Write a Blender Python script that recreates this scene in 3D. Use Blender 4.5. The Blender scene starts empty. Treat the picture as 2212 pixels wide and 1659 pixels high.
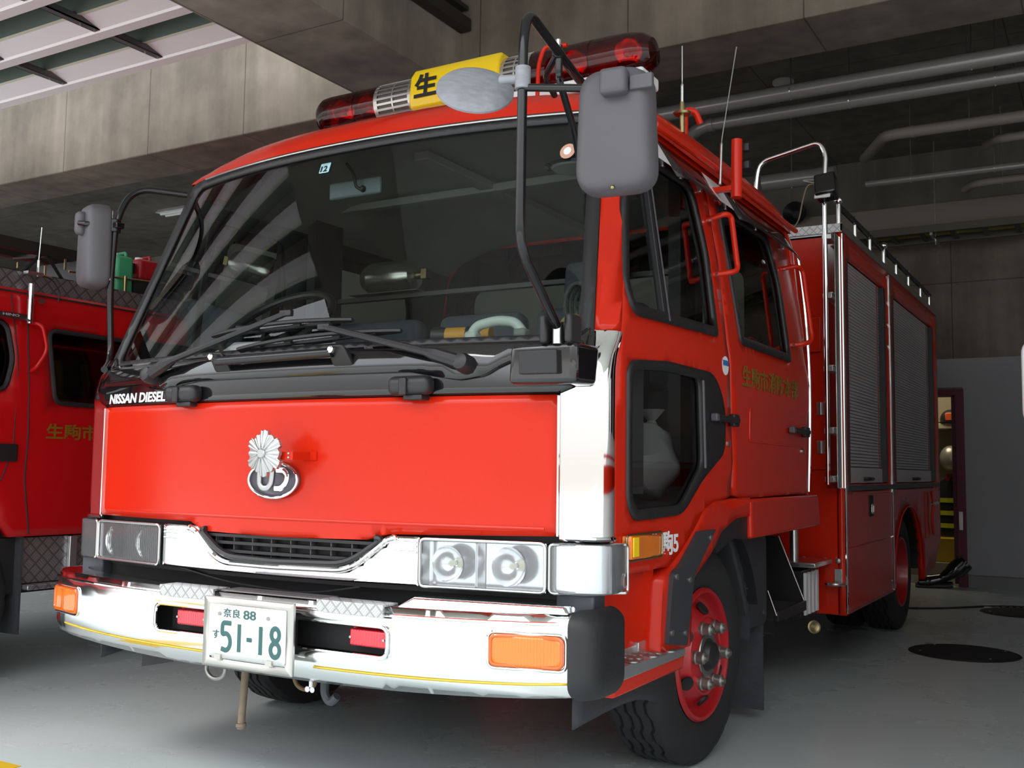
import bpy, math, random
from math import pi, sin, cos, radians, sqrt, atan2
from mathutils import Vector, Matrix
from mathutils.geometry import delaunay_2d_cdt
random.seed(7)
SC = bpy.context.scene
COL = SC.collection

# ---------------------------------------------------------------- camera
cam = bpy.data.cameras.new('camera'); cam_o = bpy.data.objects.new('camera', cam); COL.objects.link(cam_o)
YAW, PITCH, ROLL = 0.528470, 0.083731, 0.012607
fw = Vector((-sin(YAW)*cos(PITCH), cos(YAW)*cos(PITCH), sin(PITCH)))
rt = Vector((cos(YAW), sin(YAW), 0)); up = rt.cross(fw)
r2 = cos(ROLL)*rt + sin(ROLL)*up; u2 = -sin(ROLL)*rt + cos(ROLL)*up
m = Matrix((r2, u2, -fw)).transposed().to_4x4(); m.translation = Vector((2.384, -2.61, 1.072))
cam_o.matrix_world = m
cam.sensor_width = 36; cam.lens = 2231.74/2212*36; cam.clip_start = .05; cam.clip_end = 200
SC.camera = cam_o

# ---------------------------------------------------------------- light and exposure
SC.view_settings.view_transform = 'Standard'; SC.view_settings.look = 'None'
SC.view_settings.gamma = 1; SC.view_settings.use_curve_mapping = False
SC.view_settings.exposure = 0.0
W = bpy.data.worlds.new('overcast_sky'); SC.world = W; W.use_nodes = True
nt = W.node_tree; nt.nodes.clear()
wo = nt.nodes.new('ShaderNodeOutputWorld'); bg = nt.nodes.new('ShaderNodeBackground')
tc = nt.nodes.new('ShaderNodeTexCoord'); sx = nt.nodes.new('ShaderNodeSeparateXYZ'); rp_ = nt.nodes.new('ShaderNodeValToRGB')
nt.links.new(tc.outputs['Generated'], sx.inputs[0]); nt.links.new(sx.outputs[2], rp_.inputs[0])
rp_.color_ramp.elements[0].position = .0; rp_.color_ramp.elements[0].color = (.30, .29, .27, 1)
rp_.color_ramp.elements[1].position = .45; rp_.color_ramp.elements[1].color = (.92, .96, 1.0, 1)
e = rp_.color_ramp.elements.new(.16); e.color = (.40, .41, .42, 1)
nt.links.new(rp_.outputs[0], bg.inputs[0]); bg.inputs[1].default_value = 3.5
nt.links.new(bg.outputs[0], wo.inputs[0])
sun = bpy.data.lights.new('sun_through_cloud', 'SUN'); sun.energy = 2.2; sun.angle = radians(30); sun.color = (1, .97, .92)
sun_o = bpy.data.objects.new('sun_through_cloud', sun); COL.objects.link(sun_o)
sun_o.rotation_euler = Vector((.38, .55, -.92)).to_track_quat('-Z', 'Y').to_euler()

# ---------------------------------------------------------------- materials
def mat(name, col, rough=.5, metal=0, coat=0, noise=0, nscale=6, bump=0, bscale=40, spec=None, emit=None, estr=0, stretch=None):
    m = bpy.data.materials.new(name); m.use_nodes = True; n = m.node_tree.nodes; l = m.node_tree.links
    b = n['Principled BSDF']; c = tuple(col)+(1,)
    b.inputs['Base Color'].default_value = c; b.inputs['Roughness'].default_value = rough; b.inputs['Metallic'].default_value = metal
    b.inputs['Coat Weight'].default_value = coat; b.inputs['Coat Roughness'].default_value = .04
    if spec is not None: b.inputs['Specular IOR Level'].default_value = spec
    if emit: b.inputs['Emission Color'].default_value = tuple(emit)+(1,); b.inputs['Emission Strength'].default_value = estr
    co = n.new('ShaderNodeTexCoord'); vec = co.outputs['Object']
    if stretch:
        mp = n.new('ShaderNodeMapping'); mp.inputs['Scale'].default_value = stretch; l.new(vec, mp.inputs[0]); vec = mp.outputs[0]
    if noise:
        t = n.new('ShaderNodeTexNoise'); t.inputs['Scale'].default_value = nscale; t.inputs['Detail'].default_value = 6; l.new(vec, t.inputs[0])
        x = n.new('ShaderNodeMix'); x.data_type = 'RGBA'
        x.inputs[6].default_value = tuple(max(0, v*(1-noise)) for v in col)+(1,); x.inputs[7].default_value = tuple(min(1, v*(1+noise)) for v in col)+(1,)
        l.new(t.outputs[0], x.inputs[0]); l.new(x.outputs[2], b.inputs['Base Color'])
    if bump:
        t = n.new('ShaderNodeTexNoise'); t.inputs['Scale'].default_value = bscale; t.inputs['Detail'].default_value = 4; l.new(vec, t.inputs[0])
        bp = n.new('ShaderNodeBump'); bp.inputs['Strength'].default_value = bump; bp.inputs['Distance'].default_value = .01
        l.new(t.outputs[0], bp.inputs['Height']); l.new(bp.outputs[0], b.inputs['Normal'])
    return m

def glassmat(name, tint, gloss=.04, rough=0, ior=1.5, haze=0, hazecol=(1, 1, 1)):
    m = bpy.data.materials.new(name); m.use_nodes = True; n = m.node_tree.nodes; l = m.node_tree.links; n.clear()
    o = n.new('ShaderNodeOutputMaterial'); t = n.new('ShaderNodeBsdfTransparent'); t.inputs[0].default_value = tuple(tint)+(1,)
    g = n.new('ShaderNodeBsdfGlossy'); g.inputs['Roughness'].default_value = rough
    f = n.new('ShaderNodeFresnel'); f.inputs[0].default_value = ior
    mx = n.new('ShaderNodeMixShader'); l.new(f.outputs[0], mx.inputs[0])
    src = t.outputs[0]
    if haze:
        d = n.new('ShaderNodeBsdfDiffuse'); d.inputs[0].default_value = tuple(hazecol)+(1,)
        tr = n.new('ShaderNodeBsdfTranslucent'); tr.inputs[0].default_value = tuple(hazecol)+(1,)
        a = n.new('ShaderNodeMixShader'); a.inputs[0].default_value = .5; l.new(d.outputs[0], a.inputs[1]); l.new(tr.outputs[0], a.inputs[2])
        h = n.new('ShaderNodeMixShader'); h.inputs[0].default_value = haze; l.new(t.outputs[0], h.inputs[1]); l.new(a.outputs[0], h.inputs[2]); src = h.outputs[0]
    l.new(src, mx.inputs[1]); l.new(g.outputs[0], mx.inputs[2]); l.new(mx.outputs[0], o.inputs[0])
    return m

def add_wave(m, scale, axis, strength, dist=.004, profile='SIN'):
    n = m.node_tree.nodes; l = m.node_tree.links; co = n.new('ShaderNodeTexCoord')
    w = n.new('ShaderNodeTexWave'); w.inputs['Scale'].default_value = scale; w.bands_direction = axis; w.wave_profile = profile
    l.new(co.outputs['Object'], w.inputs[0]); bp = n.new('ShaderNodeBump'); bp.inputs['Strength'].default_value = strength; bp.inputs['Distance'].default_value = dist
    l.new(w.outputs['Fac'], bp.inputs['Height'])
    for k in n:
        if 'Normal' in k.inputs and k.type in ('BSDF_PRINCIPLED', 'BSDF_GLOSSY', 'BSDF_DIFFUSE', 'FRESNEL'): l.new(bp.outputs[0], k.inputs['Normal'])

def tread_mat(name, base, raised, rough, metal, size, axes):
    """diamond tread plate: raised lozenges in a basket weave"""
    m = mat(name, base, rough, metal); n = m.node_tree.nodes; l = m.node_tree.links; b = n['Principled BSDF']
    co = n.new('ShaderNodeTexCoord'); s = n.new('ShaderNodeSeparateXYZ'); l.new(co.outputs['Object'], s.inputs[0])
    cb = n.new('ShaderNodeCombineXYZ'); l.new(s.outputs[axes[0]], cb.inputs[0]); l.new(s.outputs[axes[1]], cb.inputs[1])
    mp = n.new('ShaderNodeMapping'); mp.inputs['Rotation'].default_value = (0, 0, pi/4); mp.inputs['Scale'].default_value = (1/size,)*3; l.new(cb.outputs[0], mp.inputs[0])
    ck = n.new('ShaderNodeTexChecker'); ck.inputs['Scale'].default_value = 1; l.new(mp.outputs[0], ck.inputs[0])
    fr = n.new('ShaderNodeVectorMath'); fr.operation = 'FRACTION'; l.new(mp.outputs[0], fr.inputs[0]); fs = n.new('ShaderNodeSeparateXYZ'); l.new(fr.outputs[0], fs.inputs[0])
    def mt(op, a, b2=None, c=None):
        k = n.new('ShaderNodeMath'); k.operation = op
        for i, v in enumerate((a, b2, c)):
            if v is None: continue
            if isinstance(v, (int, float)): k.inputs[i].default_value = v
            else: l.new(v, k.inputs[i])
        return k.outputs[0]
    def lens(i, j):   # bar shape along axis i
        a = mt('ABSOLUTE', mt('SUBTRACT', fs.outputs[i], .5)); c = mt('ABSOLUTE', mt('SUBTRACT', fs.outputs[j], .5))
        f = mt('FRACT', mt('MULTIPLY', fs.outputs[j], 4.0))
        stripe = mt('GREATER_THAN', f, .45)
        inside = mt('MULTIPLY', mt('LESS_THAN', a, .40), mt('LESS_THAN', c, .42))
        return mt('MULTIPLY', mt('MULTIPLY', inside, mt('ADD', mt('MULTIPLY', stripe, .5), .5)), 1.0)
    h = n.new('ShaderNodeMix'); l.new(ck.outputs['Fac'], h.inputs[0]); l.new(lens(0, 1), h.inputs[2]); l.new(lens(1, 0), h.inputs[3])
    cm = n.new('ShaderNodeMix'); cm.data_type = 'RGBA'; cm.inputs[6].default_value = tuple(base)+(1,); cm.inputs[7].default_value = tuple(raised)+(1,)
    l.new(h.outputs[0], cm.inputs[0]); l.new(cm.outputs[2], b.inputs['Base Color'])
    bp = n.new('ShaderNodeBump'); bp.inputs['Strength'].default_value = .7; bp.inputs['Distance'].default_value = .003
    l.new(h.outputs[0], bp.inputs['Height']); l.new(bp.outputs[0], b.inputs['Normal'])
    return m

M = {}
M['red'] = mat('red_paint', (.60, .020, .005), .20, 0, .0, .04, 3, spec=.32)
M['red_dull'] = M['red']
M['red2'] = mat('red_paint_second_engine_shaded', (.50, .006, .008), .22, 0, 0, .05, 2, spec=.4)  # red darkened to put the second engine's dimmer light into the colour
M['chrome'] = mat('chrome', (.90, .90, .90), .05, 1)
M['chrome_soft'] = mat('chrome_bumper', (.86, .88, .88), .13, 1)
M['steel'] = mat('brushed_steel', (.62, .62, .61), .28, 1, bump=.05, bscale=80)
M['alu'] = mat('aluminium', (.62, .62, .63), .38, .9, noise=.1, nscale=20)
M['black'] = mat('black_gloss', (.008, .007, .008), .05, 0, .6)
M['blackp'] = mat('black_plastic', (.016, .015, .017), .42)
M['rubber'] = mat('black_rubber', (.016, .016, .018), .42, bump=.1, bscale=60)
M['blacktube'] = mat('black_tube', (.008, .008, .009), .12, 0, 0)
M['greyp'] = mat('grey_mirror_plastic', (.085, .078, .088), .5, bump=.04, bscale=300)
M['greyworn'] = mat('worn_grey_plastic', (.26, .27, .30), .5, noise=.35, nscale=14, stretch=(1, 5, 5))
M['glass'] = glassmat('windshield_glass', (.82, .89, .84), ior=1.52)
M['sglass'] = glassmat('side_glass', (.72, .76, .75), ior=1.5)
M['darkglass'] = glassmat('dark_glass', (.30, .33, .32), ior=1.5)
M['redlens'] = glassmat('red_lens', (.55, .002, .008), ior=1.5, haze=.05, hazecol=(.55, .0, .008))
M['redlens2'] = mat('red_lamp_lens', (.75, .01, .03), .08, 0, 1); add_wave(M['redlens2'], 30, 'X', .35)
M['amber'] = mat('amber_lens', (.85, .20, .004), .10, 0, 1); add_wave(M['amber'], 36, 'X', .35)
M['amber_rim'] = mat('amber_lens_rim', (.68, .12, .004), .15, 0, 1)
M['lens'] = glassmat('headlight_lens', (.95, .97, .98), ior=1.5, rough=.03, haze=.16, hazecol=(.97, .98, 1)); add_wave(M['lens'], 28, 'X', .10)
M['reflector'] = mat('lamp_reflector', (.97, .97, .98), .16, 1)
M['bulb'] = mat('bulb_glass', (.9, .85, .5), .1, 0, 1)
M['yellow'] = mat('yellow_plastic', (.90, .62, .004), .3, 0, .3)
M['white'] = mat('white_paint', (.82, .83, .84), .35)
M['plate'] = mat('plate_white', (.86, .87, .86), .35)
M['green_ink'] = mat('plate_green', (.035, .115, .115), .4)
M['ink'] = mat('black_ink', (.01, .01, .01), .5)
M['gold'] = mat('gold_lettering', (.30, .16, .015), .4, .3)
M['whiteink'] = mat('white_lettering', (.85, .85, .86), .4)
M['yline'] = mat('yellow_pinstripe', (.78, .52, .04), .4)
M['plate_frame'] = mat('plate_frame_steel', (.60, .59, .56), .35, .8)
M['dark'] = mat('dark_chassis', (.012, .012, .013), .6, noise=.4)
M['chassisgrey'] = mat('grey_chassis_paint', (.05, .055, .065), .5)
M['interior'] = mat('cab_interior_grey', (.42, .42, .39), .75, noise=.08)
M['interior_d'] = mat('cab_interior_dark', (.035, .035, .038), .7)
M['dash'] = mat('dashboard_grey', (.24, .25, .25), .6, bump=.05)
M['seat'] = mat('seat_fabric', (.055, .065, .085), .9, bump=.1, bscale=200)
M['shutter'] = mat('roller_shutter_aluminium', (.58, .55, .56), .5, .3, noise=.06)
M['tire'] = mat('tire_rubber', (.020, .020, .022), .75, noise=.3, nscale=12, bump=.06, bscale=80)
M['dustyred'] = mat('wheel_red', (.50, .012, .018), .38, 0, .3, noise=.25, nscale=10)
M['nut'] = mat('wheel_nut_steel', (.38, .37, .35), .38, .9, noise=.25, nscale=60)
M['badge'] = mat('badge_silver', (.50, .51, .51), .34, .85)
M['ud_dark'] = mat('emblem_grey', (.085, .075, .095), .3)
M['visor'] = glassmat('smoked_visor', (.36, .30, .31), ior=1.5, haze=.3, hazecol=(.16, .12, .13))
M['visor_w'] = mat('visor_white_edge', (.72, .70, .73), .4)
M['mudflap'] = mat('mudflap_rubber', (.040, .041, .048), .6, noise=.35, nscale=30, bump=.15, bscale=120)
M['tread'] = tread_mat('diamond_plate', (.40, .40, .41), (.72, .72, .72), .35, .85, .03, (0, 1))
M['tread2'] = tread_mat('diamond_plate_dark', (.13, .12, .13), (.27, .25, .26), .42, .7, .055, (1, 2))
M['tread3'] = tread_mat('diamond_plate_step', (.28, .27, .28), (.55, .54, .54), .38, .85, .05, (1, 2))
M['tread4'] = tread_mat('diamond_plate_edge', (.40, .40, .41), (.72, .72, .72), .35, .85, .03, (0, 2))
M['tread2h'] = tread_mat('black_grip_plate', (.02, .02, .022), (.14, .14, .15), .5, .3, .03, (0, 1))
M['tread5'] = tread_mat('diamond_plate_side', (.30, .30, .31), (.6, .6, .6), .35, .85, .03, (1, 2))
M['green_can'] = mat('green_plastic', (.05, .33, .16), .45)
M['red_can'] = mat('red_can_plastic', (.38, .01, .015), .4)
M['orange'] = mat('orange_plastic', (.62, .28, .03), .5)
M['plastic_bag'] = mat('white_plastic_bag', (.55, .55, .56), .4)
M['brass'] = mat('brass', (.36, .29, .15), .35, 1)
M['trim'] = mat('black_trim_plastic', (.042, .044, .050), .36)

# ---------------------------------------------------------------- mesh helpers
class MB:
    def __init__(s): s.v = []; s.f = []
    def add(s, vs, fs):
        n = len(s.v); s.v += [tuple(v) for v in vs]; s.f += [tuple(n+i for i in f) for f in fs]; return s
    def box(s, c, d, rot=None):
        x, y, z = d[0]/2, d[1]/2, d[2]/2; vs = [Vector(p) for p in ((-x,-y,-z),(x,-y,-z),(x,y,-z),(-x,y,-z),(-x,-y,z),(x,-y,z),(x,y,z),(-x,y,z))]
        if rot is not None: vs = [rot @ v for v in vs]
        return s.add([v+Vector(c) for v in vs], [(0,3,2,1),(4,5,6,7),(0,1,5,4),(1,2,6,5),(2,3,7,6),(3,0,4,7)])
    def bx(s, x0, x1, y0, y1, z0, z1): return s.box(((x0+x1)/2,(y0+y1)/2,(z0+z1)/2), (abs(x1-x0),abs(y1-y0),abs(z1-z0)))
    def hexa(s, bot, top):    # two rings of the same length, ccw seen from outside top
        n = len(bot); return s.add(list(bot)+list(top), [tuple(reversed(range(n))), tuple(range(n, 2*n))]+[(i,(i+1)%n,n+(i+1)%n,n+i) for i in range(n)])
    def lathe(s, prof, o, axis, seg=24, cap=True, ref=None):
        """prof: list of (radius, distance along axis)"""
        a = Vector(axis).normalized(); r = Vector(ref) if ref else (Vector((0,0,1)) if abs(a.z) < .9 else Vector((1,0,0)))
        u = (r - a*r.dot(a)).normalized(); w = a.cross(u); o = Vector(o); vs = []; fs = []
        for (rad, d) in prof:
            for i in range(seg):
                t = 2*pi*i/seg; vs.append(o + a*d + (u*cos(t)+w*sin(t))*rad)
        for k in range(len(prof)-1):
            for i in range(seg):
                j = (i+1) % seg; fs.append((k*seg+i, k*seg+j, (k+1)*seg+j, (k+1)*seg+i))
        if cap: fs.append(tuple(reversed(range(seg)))); fs.append(tuple(range((len(prof)-1)*seg, len(prof)*seg)))
        return s.add(vs, fs)
    def cyl(s, p0, p1, r, r1=None, seg=20):
        p0 = Vector(p0); p1 = Vector(p1); d = p1-p0; return s.lathe([(r, 0), (r if r1 is None else r1, d.length)], p0, d, seg)
    def sph(s, c, r, seg=16, ring=10, sc=(1,1,1)):
        vs = []; fs = []
        for i in range(ring+1):
            t = pi*i/ring
            for j in range(seg): p = 2*pi*j/seg; vs.append((c[0]+r*sc[0]*sin(t)*cos(p), c[1]+r*sc[1]*sin(t)*sin(p), c[2]+r*sc[2]*cos(t)))
        for i in range(ring):
            for j in range(seg): k = (j+1) % seg; fs.append((i*seg+j, (i+1)*seg+j, (i+1)*seg+k, i*seg+k))
        return s.add(vs, fs)
    def tube(s, pts, r, fil=.04, seg=12, closed=False, steps=6):
        P = [Vector(p) for p in pts]; path = []
        n = len(P)
        for i, p in enumerate(P):
            if not closed and i in (0, n-1): path.append(p); continue
            a = P[(i-1) % n]-p; b = P[(i+1) % n]-p; k = min(fil, a.length*.49, b.length*.49)
            q0 = p+a.normalized()*k; q1 = p+b.normalized()*k
            for t in range(steps+1): u = t/steps; path.append(q0*(1-u)**2+p*2*u*(1-u)+q1*u*u)
        out = [path[0]]
        for q in path[1:]:
            if (q-out[-1]).length > 1e-4: out.append(q)
        if closed and (out[0]-out[-1]).length < 1e-4: out.pop()
        path = out; N = len(path); vs = []; fs = []; up = None
        rr = r if callable(r) else (lambda t: r)
        for i, p in enumerate(path):
            if closed: d = path[(i+1) % N]-path[i-1]
            else: d = path[min(i+1, N-1)]-path[max(i-1, 0)]
            d.normalize()
            if up is None: up = (Vector((0,0,1)) if abs(d.z) < .9 else Vector((1,0,0)))
            up = (up-d*up.dot(d)).normalized(); w = d.cross(up); ra = rr(i/max(1, N-1))
            for j in range(seg): t = 2*pi*j/seg; vs.append(p+(up*cos(t)+w*sin(t))*ra)
        for i in range(N if closed else N-1):
            for j in range(seg):
                k = (j+1) % seg; i2 = (i+1) % N; fs.append((i*seg+j, i*seg+k, i2*seg+k, i2*seg+j))
        if not closed: fs += [tuple(reversed(range(seg))), tuple((N-1)*seg+j for j in range(seg))]
        return s.add(vs, fs)
    def prism(s, poly, fn, d0, d1):   # poly 2-D ring; fn(u, v, d) -> xyz
        n = len(poly); vs = [fn(u, v, d0) for u, v in poly]+[fn(u, v, d1) for u, v in poly]
        return s.add(vs, [tuple(reversed(range(n))), tuple(range(n, 2*n))]+[(i,(i+1)%n,n+(i+1)%n,n+i) for i in range(n)])
    def grid(s, fn, us, vs_):
        pts = [fn(u, v) for v in vs_ for u in us]; n = len(us)
        return s.add(pts, [(j*n+i, j*n+i+1, (j+1)*n+i+1, (j+1)*n+i) for j in range(len(vs_)-1) for i in range(n-1)])

def lin(a, b, n): return [a+(b-a)*i/(n-1) for i in range(n)]
def root_off(o):
    t = Vector((0, 0, 0))
    while o is not None: t += o.location; o = o.parent
    return t
def thing(name, label, cat, loc=(0,0,0), group=None):
    o = bpy.data.objects.new(name, None); COL.objects.link(o); o.location = loc; o.empty_display_size = .1
    o['label'] = label; o['category'] = cat
    if group: o['group'] = group
    return o
def tag(o, label, cat, group=None):
    o['label'] = label; o['category'] = cat
    if group: o['group'] = group
    return o
def fix_normals(me):
    import bmesh
    bm = bmesh.new(); bm.from_mesh(me); bmesh.ops.recalc_face_normals(bm, faces=bm.faces); bm.to_mesh(me); bm.free()
def obj(name, mb, m, parent=None, bevel=0, sub=0, smooth=True, ang=35, label=None, origin=None, seg=2, recalc=True):
    """mesh given in world coordinates; stored relative to its parents"""
    off = root_off(parent) if parent else Vector(origin or (0, 0, 0))
    me = bpy.data.meshes.new(name); me.from_pydata([tuple(Vector(v)-off) for v in mb.v], [], mb.f)
    if recalc: fix_normals(me)
    mm = M[m] if isinstance(m, str) else m
    me.materials.append(mm)
    o = bpy.data.objects.new(name, me); COL.objects.link(o)
    if parent: o.parent = parent
    elif origin: o.location = origin
    if smooth:
        me.polygons.foreach_set('use_smooth', [True]*len(me.polygons)); me.set_sharp_from_angle(angle=radians(ang))
    if bevel:
        b = o.modifiers.new('bevel', 'BEVEL'); b.width = bevel; b.segments = seg; b.limit_method = 'ANGLE'; b.angle_limit = radians(40)
    if sub:
        b = o.modifiers.new('sub', 'SUBSURF'); b.levels = sub; b.render_levels = sub
    if label: o['label'] = label
    return o
def struct(name, mb, m, **k):
    o = obj(name, mb, m, **k); o['kind'] = 'structure'; return o

def rp(pts, r, n=5):
    """round the corners of a 2-D ring; pts are (u, v) or (u, v, radius)"""
    out = []; N = len(pts)
    for i, p in enumerate(pts):
        q = Vector(p[:2]); rad = p[2] if len(p) > 2 else r
        a = Vector(pts[i-1][:2])-q; b = Vector(pts[(i+1) % N][:2])-q
        k = min(rad, a.length*.48, b.length*.48)
        if k < 1e-4: out.append((q.x, q.y)); continue
        q0 = q+a.normalized()*k; q1 = q+b.normalized()*k
        for t in range(n+1):
            u = t/n; z = q0*(1-u)**2+q*2*u*(1-u)+q1*u*u; out.append((z.x, z.y))
    return out
def rect(u0, u1, v0, v1, r=0, n=5):
    p = [(u0, v0), (u1, v0), (u1, v1), (u0, v1)]; return rp(p, r, n) if r else p
def inside(p, ring):
    x, y = p; c = False; j = len(ring)-1
    for i in range(len(ring)):
        xi, yi = ring[i]; xj, yj = ring[j]
        if (yi > y) != (yj > y) and x < (xj-xi)*(y-yi)/(yj-yi)+xi: c = not c
        j = i
    return c
def panel(name, outer, holes, fn, m, parent, th=.004, step=.05, out=(0, -1, 0), label=None, ang=35, off=0):
    """a curved sheet cut to a 2-D outline with holes; fn(u, v, off) -> xyz"""
    rings = []
    for r in [outer]+list(holes):
        q = []
        for i in range(len(r)):
            a = r[i]; b = r[(i+1) % len(r)]; L = sqrt((a[0]-b[0])**2+(a[1]-b[1])**2); n = max(1, int(L/step+.5))
            for k in range(n):
                p = (a[0]+(b[0]-a[0])*k/n, a[1]+(b[1]-a[1])*k/n)
                if not q or abs(p[0]-q[-1][0])+abs(p[1]-q[-1][1]) > 1e-5: q.append(p)
        rings.append(q)
    vs = []; es = []
    for q in rings:
        n0 = len(vs); vs += [Vector(p) for p in q]; es += [(n0+i, n0+(i+1) % len(q)) for i in range(len(q))]
    u0 = min(p[0] for p in rings[0]); u1 = max(p[0] for p in rings[0]); v0 = min(p[1] for p in rings[0]); v1 = max(p[1] for p in rings[0])
    bpts = [p.copy() for p in vs]
    nu = int((u1-u0)/step)+1; nv = int((v1-v0)/step)+1
    if nu*nv < 9000:
        for i in range(nu):
            for j in range(nv):
                p = (u0+(i+.5)*(u1-u0)/nu, v0+(j+.5)*(v1-v0)/nv)
                if inside(p, rings[0]) and not any(inside(p, h) for h in rings[1:]):
                    if all((b.x-p[0])**2+(b.y-p[1])**2 > (step*.35)**2 for b in bpts): vs.append(Vector(p))
    R = delaunay_2d_cdt(vs, es, [], 0, 1e-5); V = R[0]; F = []
    for f in R[2]:
        cx = sum(V[i].x for i in f)/len(f); cy = sum(V[i].y for i in f)/len(f)
        if inside((cx, cy), rings[0]) and not any(inside((cx, cy), h) for h in rings[1:]): F.append(tuple(f))
    P = [Vector(fn(v.x, v.y, off)) for v in V]; o_ = Vector(out) if not callable(out) else None
    F2 = []
    for f in F:
        n = (P[f[1]]-P[f[0]]).cross(P[f[2]]-P[f[0]]); F2.append(f)
    tot = Vector((0,0,0))
    for f in F2: tot += (P[f[1]]-P[f[0]]).cross(P[f[2]]-P[f[0]])
    if tot.dot(Vector(out)) < 0: F2 = [tuple(reversed(f)) for f in F2]
    mb = MB().add(P, F2)
    o = obj(name, mb, m, parent, ang=ang, label=label, recalc=False)
    if th:
        s = o.modifiers.new('thickness', 'SOLIDIFY'); s.thickness = th; s.offset = -1
    return o
def text(name, body, box, fn, m, parent, bold=0, shear=0, th=.0015, out=(0, -1, 0), flip=False, off=.0035):
    """lettering fitted into box (u0, u1, v0, v1) on the surface fn(u, v, off)"""
    c = bpy.data.curves.new(name, 'FONT'); c.body = body; c.offset = bold; c.shear = shear; c.resolution_u = 4
    t = bpy.data.objects.new(name, c); COL.objects.link(t)
    me0 = bpy.data.meshes.new_from_object(t.evaluated_get(bpy.context.evaluated_depsgraph_get()))
    vs = [v.co.copy() for v in me0.vertices]; fs = [tuple(p.vertices) for p in me0.polygons]
    bpy.data.objects.remove(t); bpy.data.curves.remove(c); bpy.data.meshes.remove(me0)
    xa = min(v.x for v in vs); xb = max(v.x for v in vs); ya = min(v.y for v in vs); yb = max(v.y for v in vs)
    P = []
    for v in vs:
        a = (v.x-xa)/(xb-xa); b = (v.y-ya)/(yb-ya)
        if flip: a = 1-a
        P.append(Vector(fn(box[0]+(box[1]-box[0])*a, box[2]+(box[3]-box[2])*b, off)))
    tot = Vector((0,0,0))
    for f in fs:
        if len(f) > 2: tot += (P[f[1]]-P[f[0]]).cross(P[f[2]]-P[f[0]])
    if tot.dot(Vector(out)) < 0: fs = [tuple(reversed(f)) for f in fs]
    o = obj(name, MB().add(P, fs), m, parent, smooth=False, recalc=False)
    if th: s = o.modifiers.new('thickness', 'SOLIDIFY'); s.thickness = th; s.offset = 0
    return o
# ================================================================ the building
def concrete(name, a, b, sc=1.2, lines=None):
    m = bpy.data.materials.new(name); m.use_nodes = True; n = m.node_tree.nodes; l = m.node_tree.links; p = n['Principled BSDF']; p.inputs['Roughness'].default_value = .85
    co = n.new('ShaderNodeTexCoord'); t = n.new('ShaderNodeTexNoise'); t.inputs['Scale'].default_value = sc; t.inputs['Detail'].default_value = 8; t.inputs['Roughness'].default_value = .65
    l.new(co.outputs['Object'], t.inputs[0]); r = n.new('ShaderNodeValToRGB'); r.color_ramp.elements[0].position = .32; r.color_ramp.elements[1].position = .68
    r.color_ramp.elements[0].color = tuple(a)+(1,); r.color_ramp.elements[1].color = tuple(b)+(1,); l.new(t.outputs[0], r.inputs[0])
    mp = n.new('ShaderNodeMapping'); mp.inputs['Scale'].default_value = (6, 6, .6); l.new(co.outputs['Object'], mp.inputs[0])
    t2 = n.new('ShaderNodeTexNoise'); t2.inputs['Scale'].default_value = 1.0; t2.inputs['Detail'].default_value = 5; l.new(mp.outputs[0], t2.inputs[0])
    x = n.new('ShaderNodeMix'); x.data_type = 'RGBA'; x.blend_type = 'MULTIPLY'; x.inputs[0].default_value = .7; l.new(r.outputs[0], x.inputs[6]); l.new(t2.outputs[0], x.inputs[7])
    g = n.new('ShaderNodeMix'); g.data_type = 'RGBA'; g.blend_type = 'MULTIPLY'; g.inputs[0].default_value = 1; l.new(x.outputs[2], g.inputs[6]); g.inputs[7].default_value = (1.15, 1.15, 1.15, 1)
    last = g.outputs[2]
    if lines:     # formwork joints: bricks drawn as thin dark lines (width, height of a panel), along given axes
        s = n.new('ShaderNodeSeparateXYZ'); l.new(co.outputs['Object'], s.inputs[0]); cb = n.new('ShaderNodeCombineXYZ'); l.new(s.outputs[lines[2]], cb.inputs[0]); l.new(s.outputs[lines[3]], cb.inputs[1])
        bk = n.new('ShaderNodeTexBrick'); bk.offset = 0; bk.inputs['Scale'].default_value = 1; bk.inputs['Brick Width'].default_value = lines[0]; bk.inputs['Row Height'].default_value = lines[1]; bk.inputs['Mortar Size'].default_value = .005
        bk.inputs['Color1'].default_value = bk.inputs['Color2'].default_value = (1, 1, 1, 1); bk.inputs['Mortar'].default_value = (.45, .42, .40, 1); l.new(cb.outputs[0], bk.inputs[0])
        q = n.new('ShaderNodeMix'); q.data_type = 'RGBA'; q.blend_type = 'MULTIPLY'; q.inputs[0].default_value = 1; l.new(last, q.inputs[6]); l.new(bk.outputs[0], q.inputs[7]); last = q.outputs[2]
    l.new(last, p.inputs['Base Color'])
    bp = n.new('ShaderNodeBump'); bp.inputs['Strength'].default_value = .25; bp.inputs['Distance'].default_value = .01; l.new(t.outputs[0], bp.inputs['Height']); l.new(bp.outputs[0], p.inputs['Normal'])
    return m
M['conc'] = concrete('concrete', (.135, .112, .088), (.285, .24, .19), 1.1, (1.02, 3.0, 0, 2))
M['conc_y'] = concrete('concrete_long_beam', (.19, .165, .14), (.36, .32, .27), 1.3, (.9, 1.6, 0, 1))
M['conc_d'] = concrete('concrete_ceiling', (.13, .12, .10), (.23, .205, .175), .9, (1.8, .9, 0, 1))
M['wallpaint'] = mat('wainscot_grey_paint', (.26, .26, .28), .5, noise=.05)
M['base'] = mat('baseboard_grey', (.17, .17, .17), .6)
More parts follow.
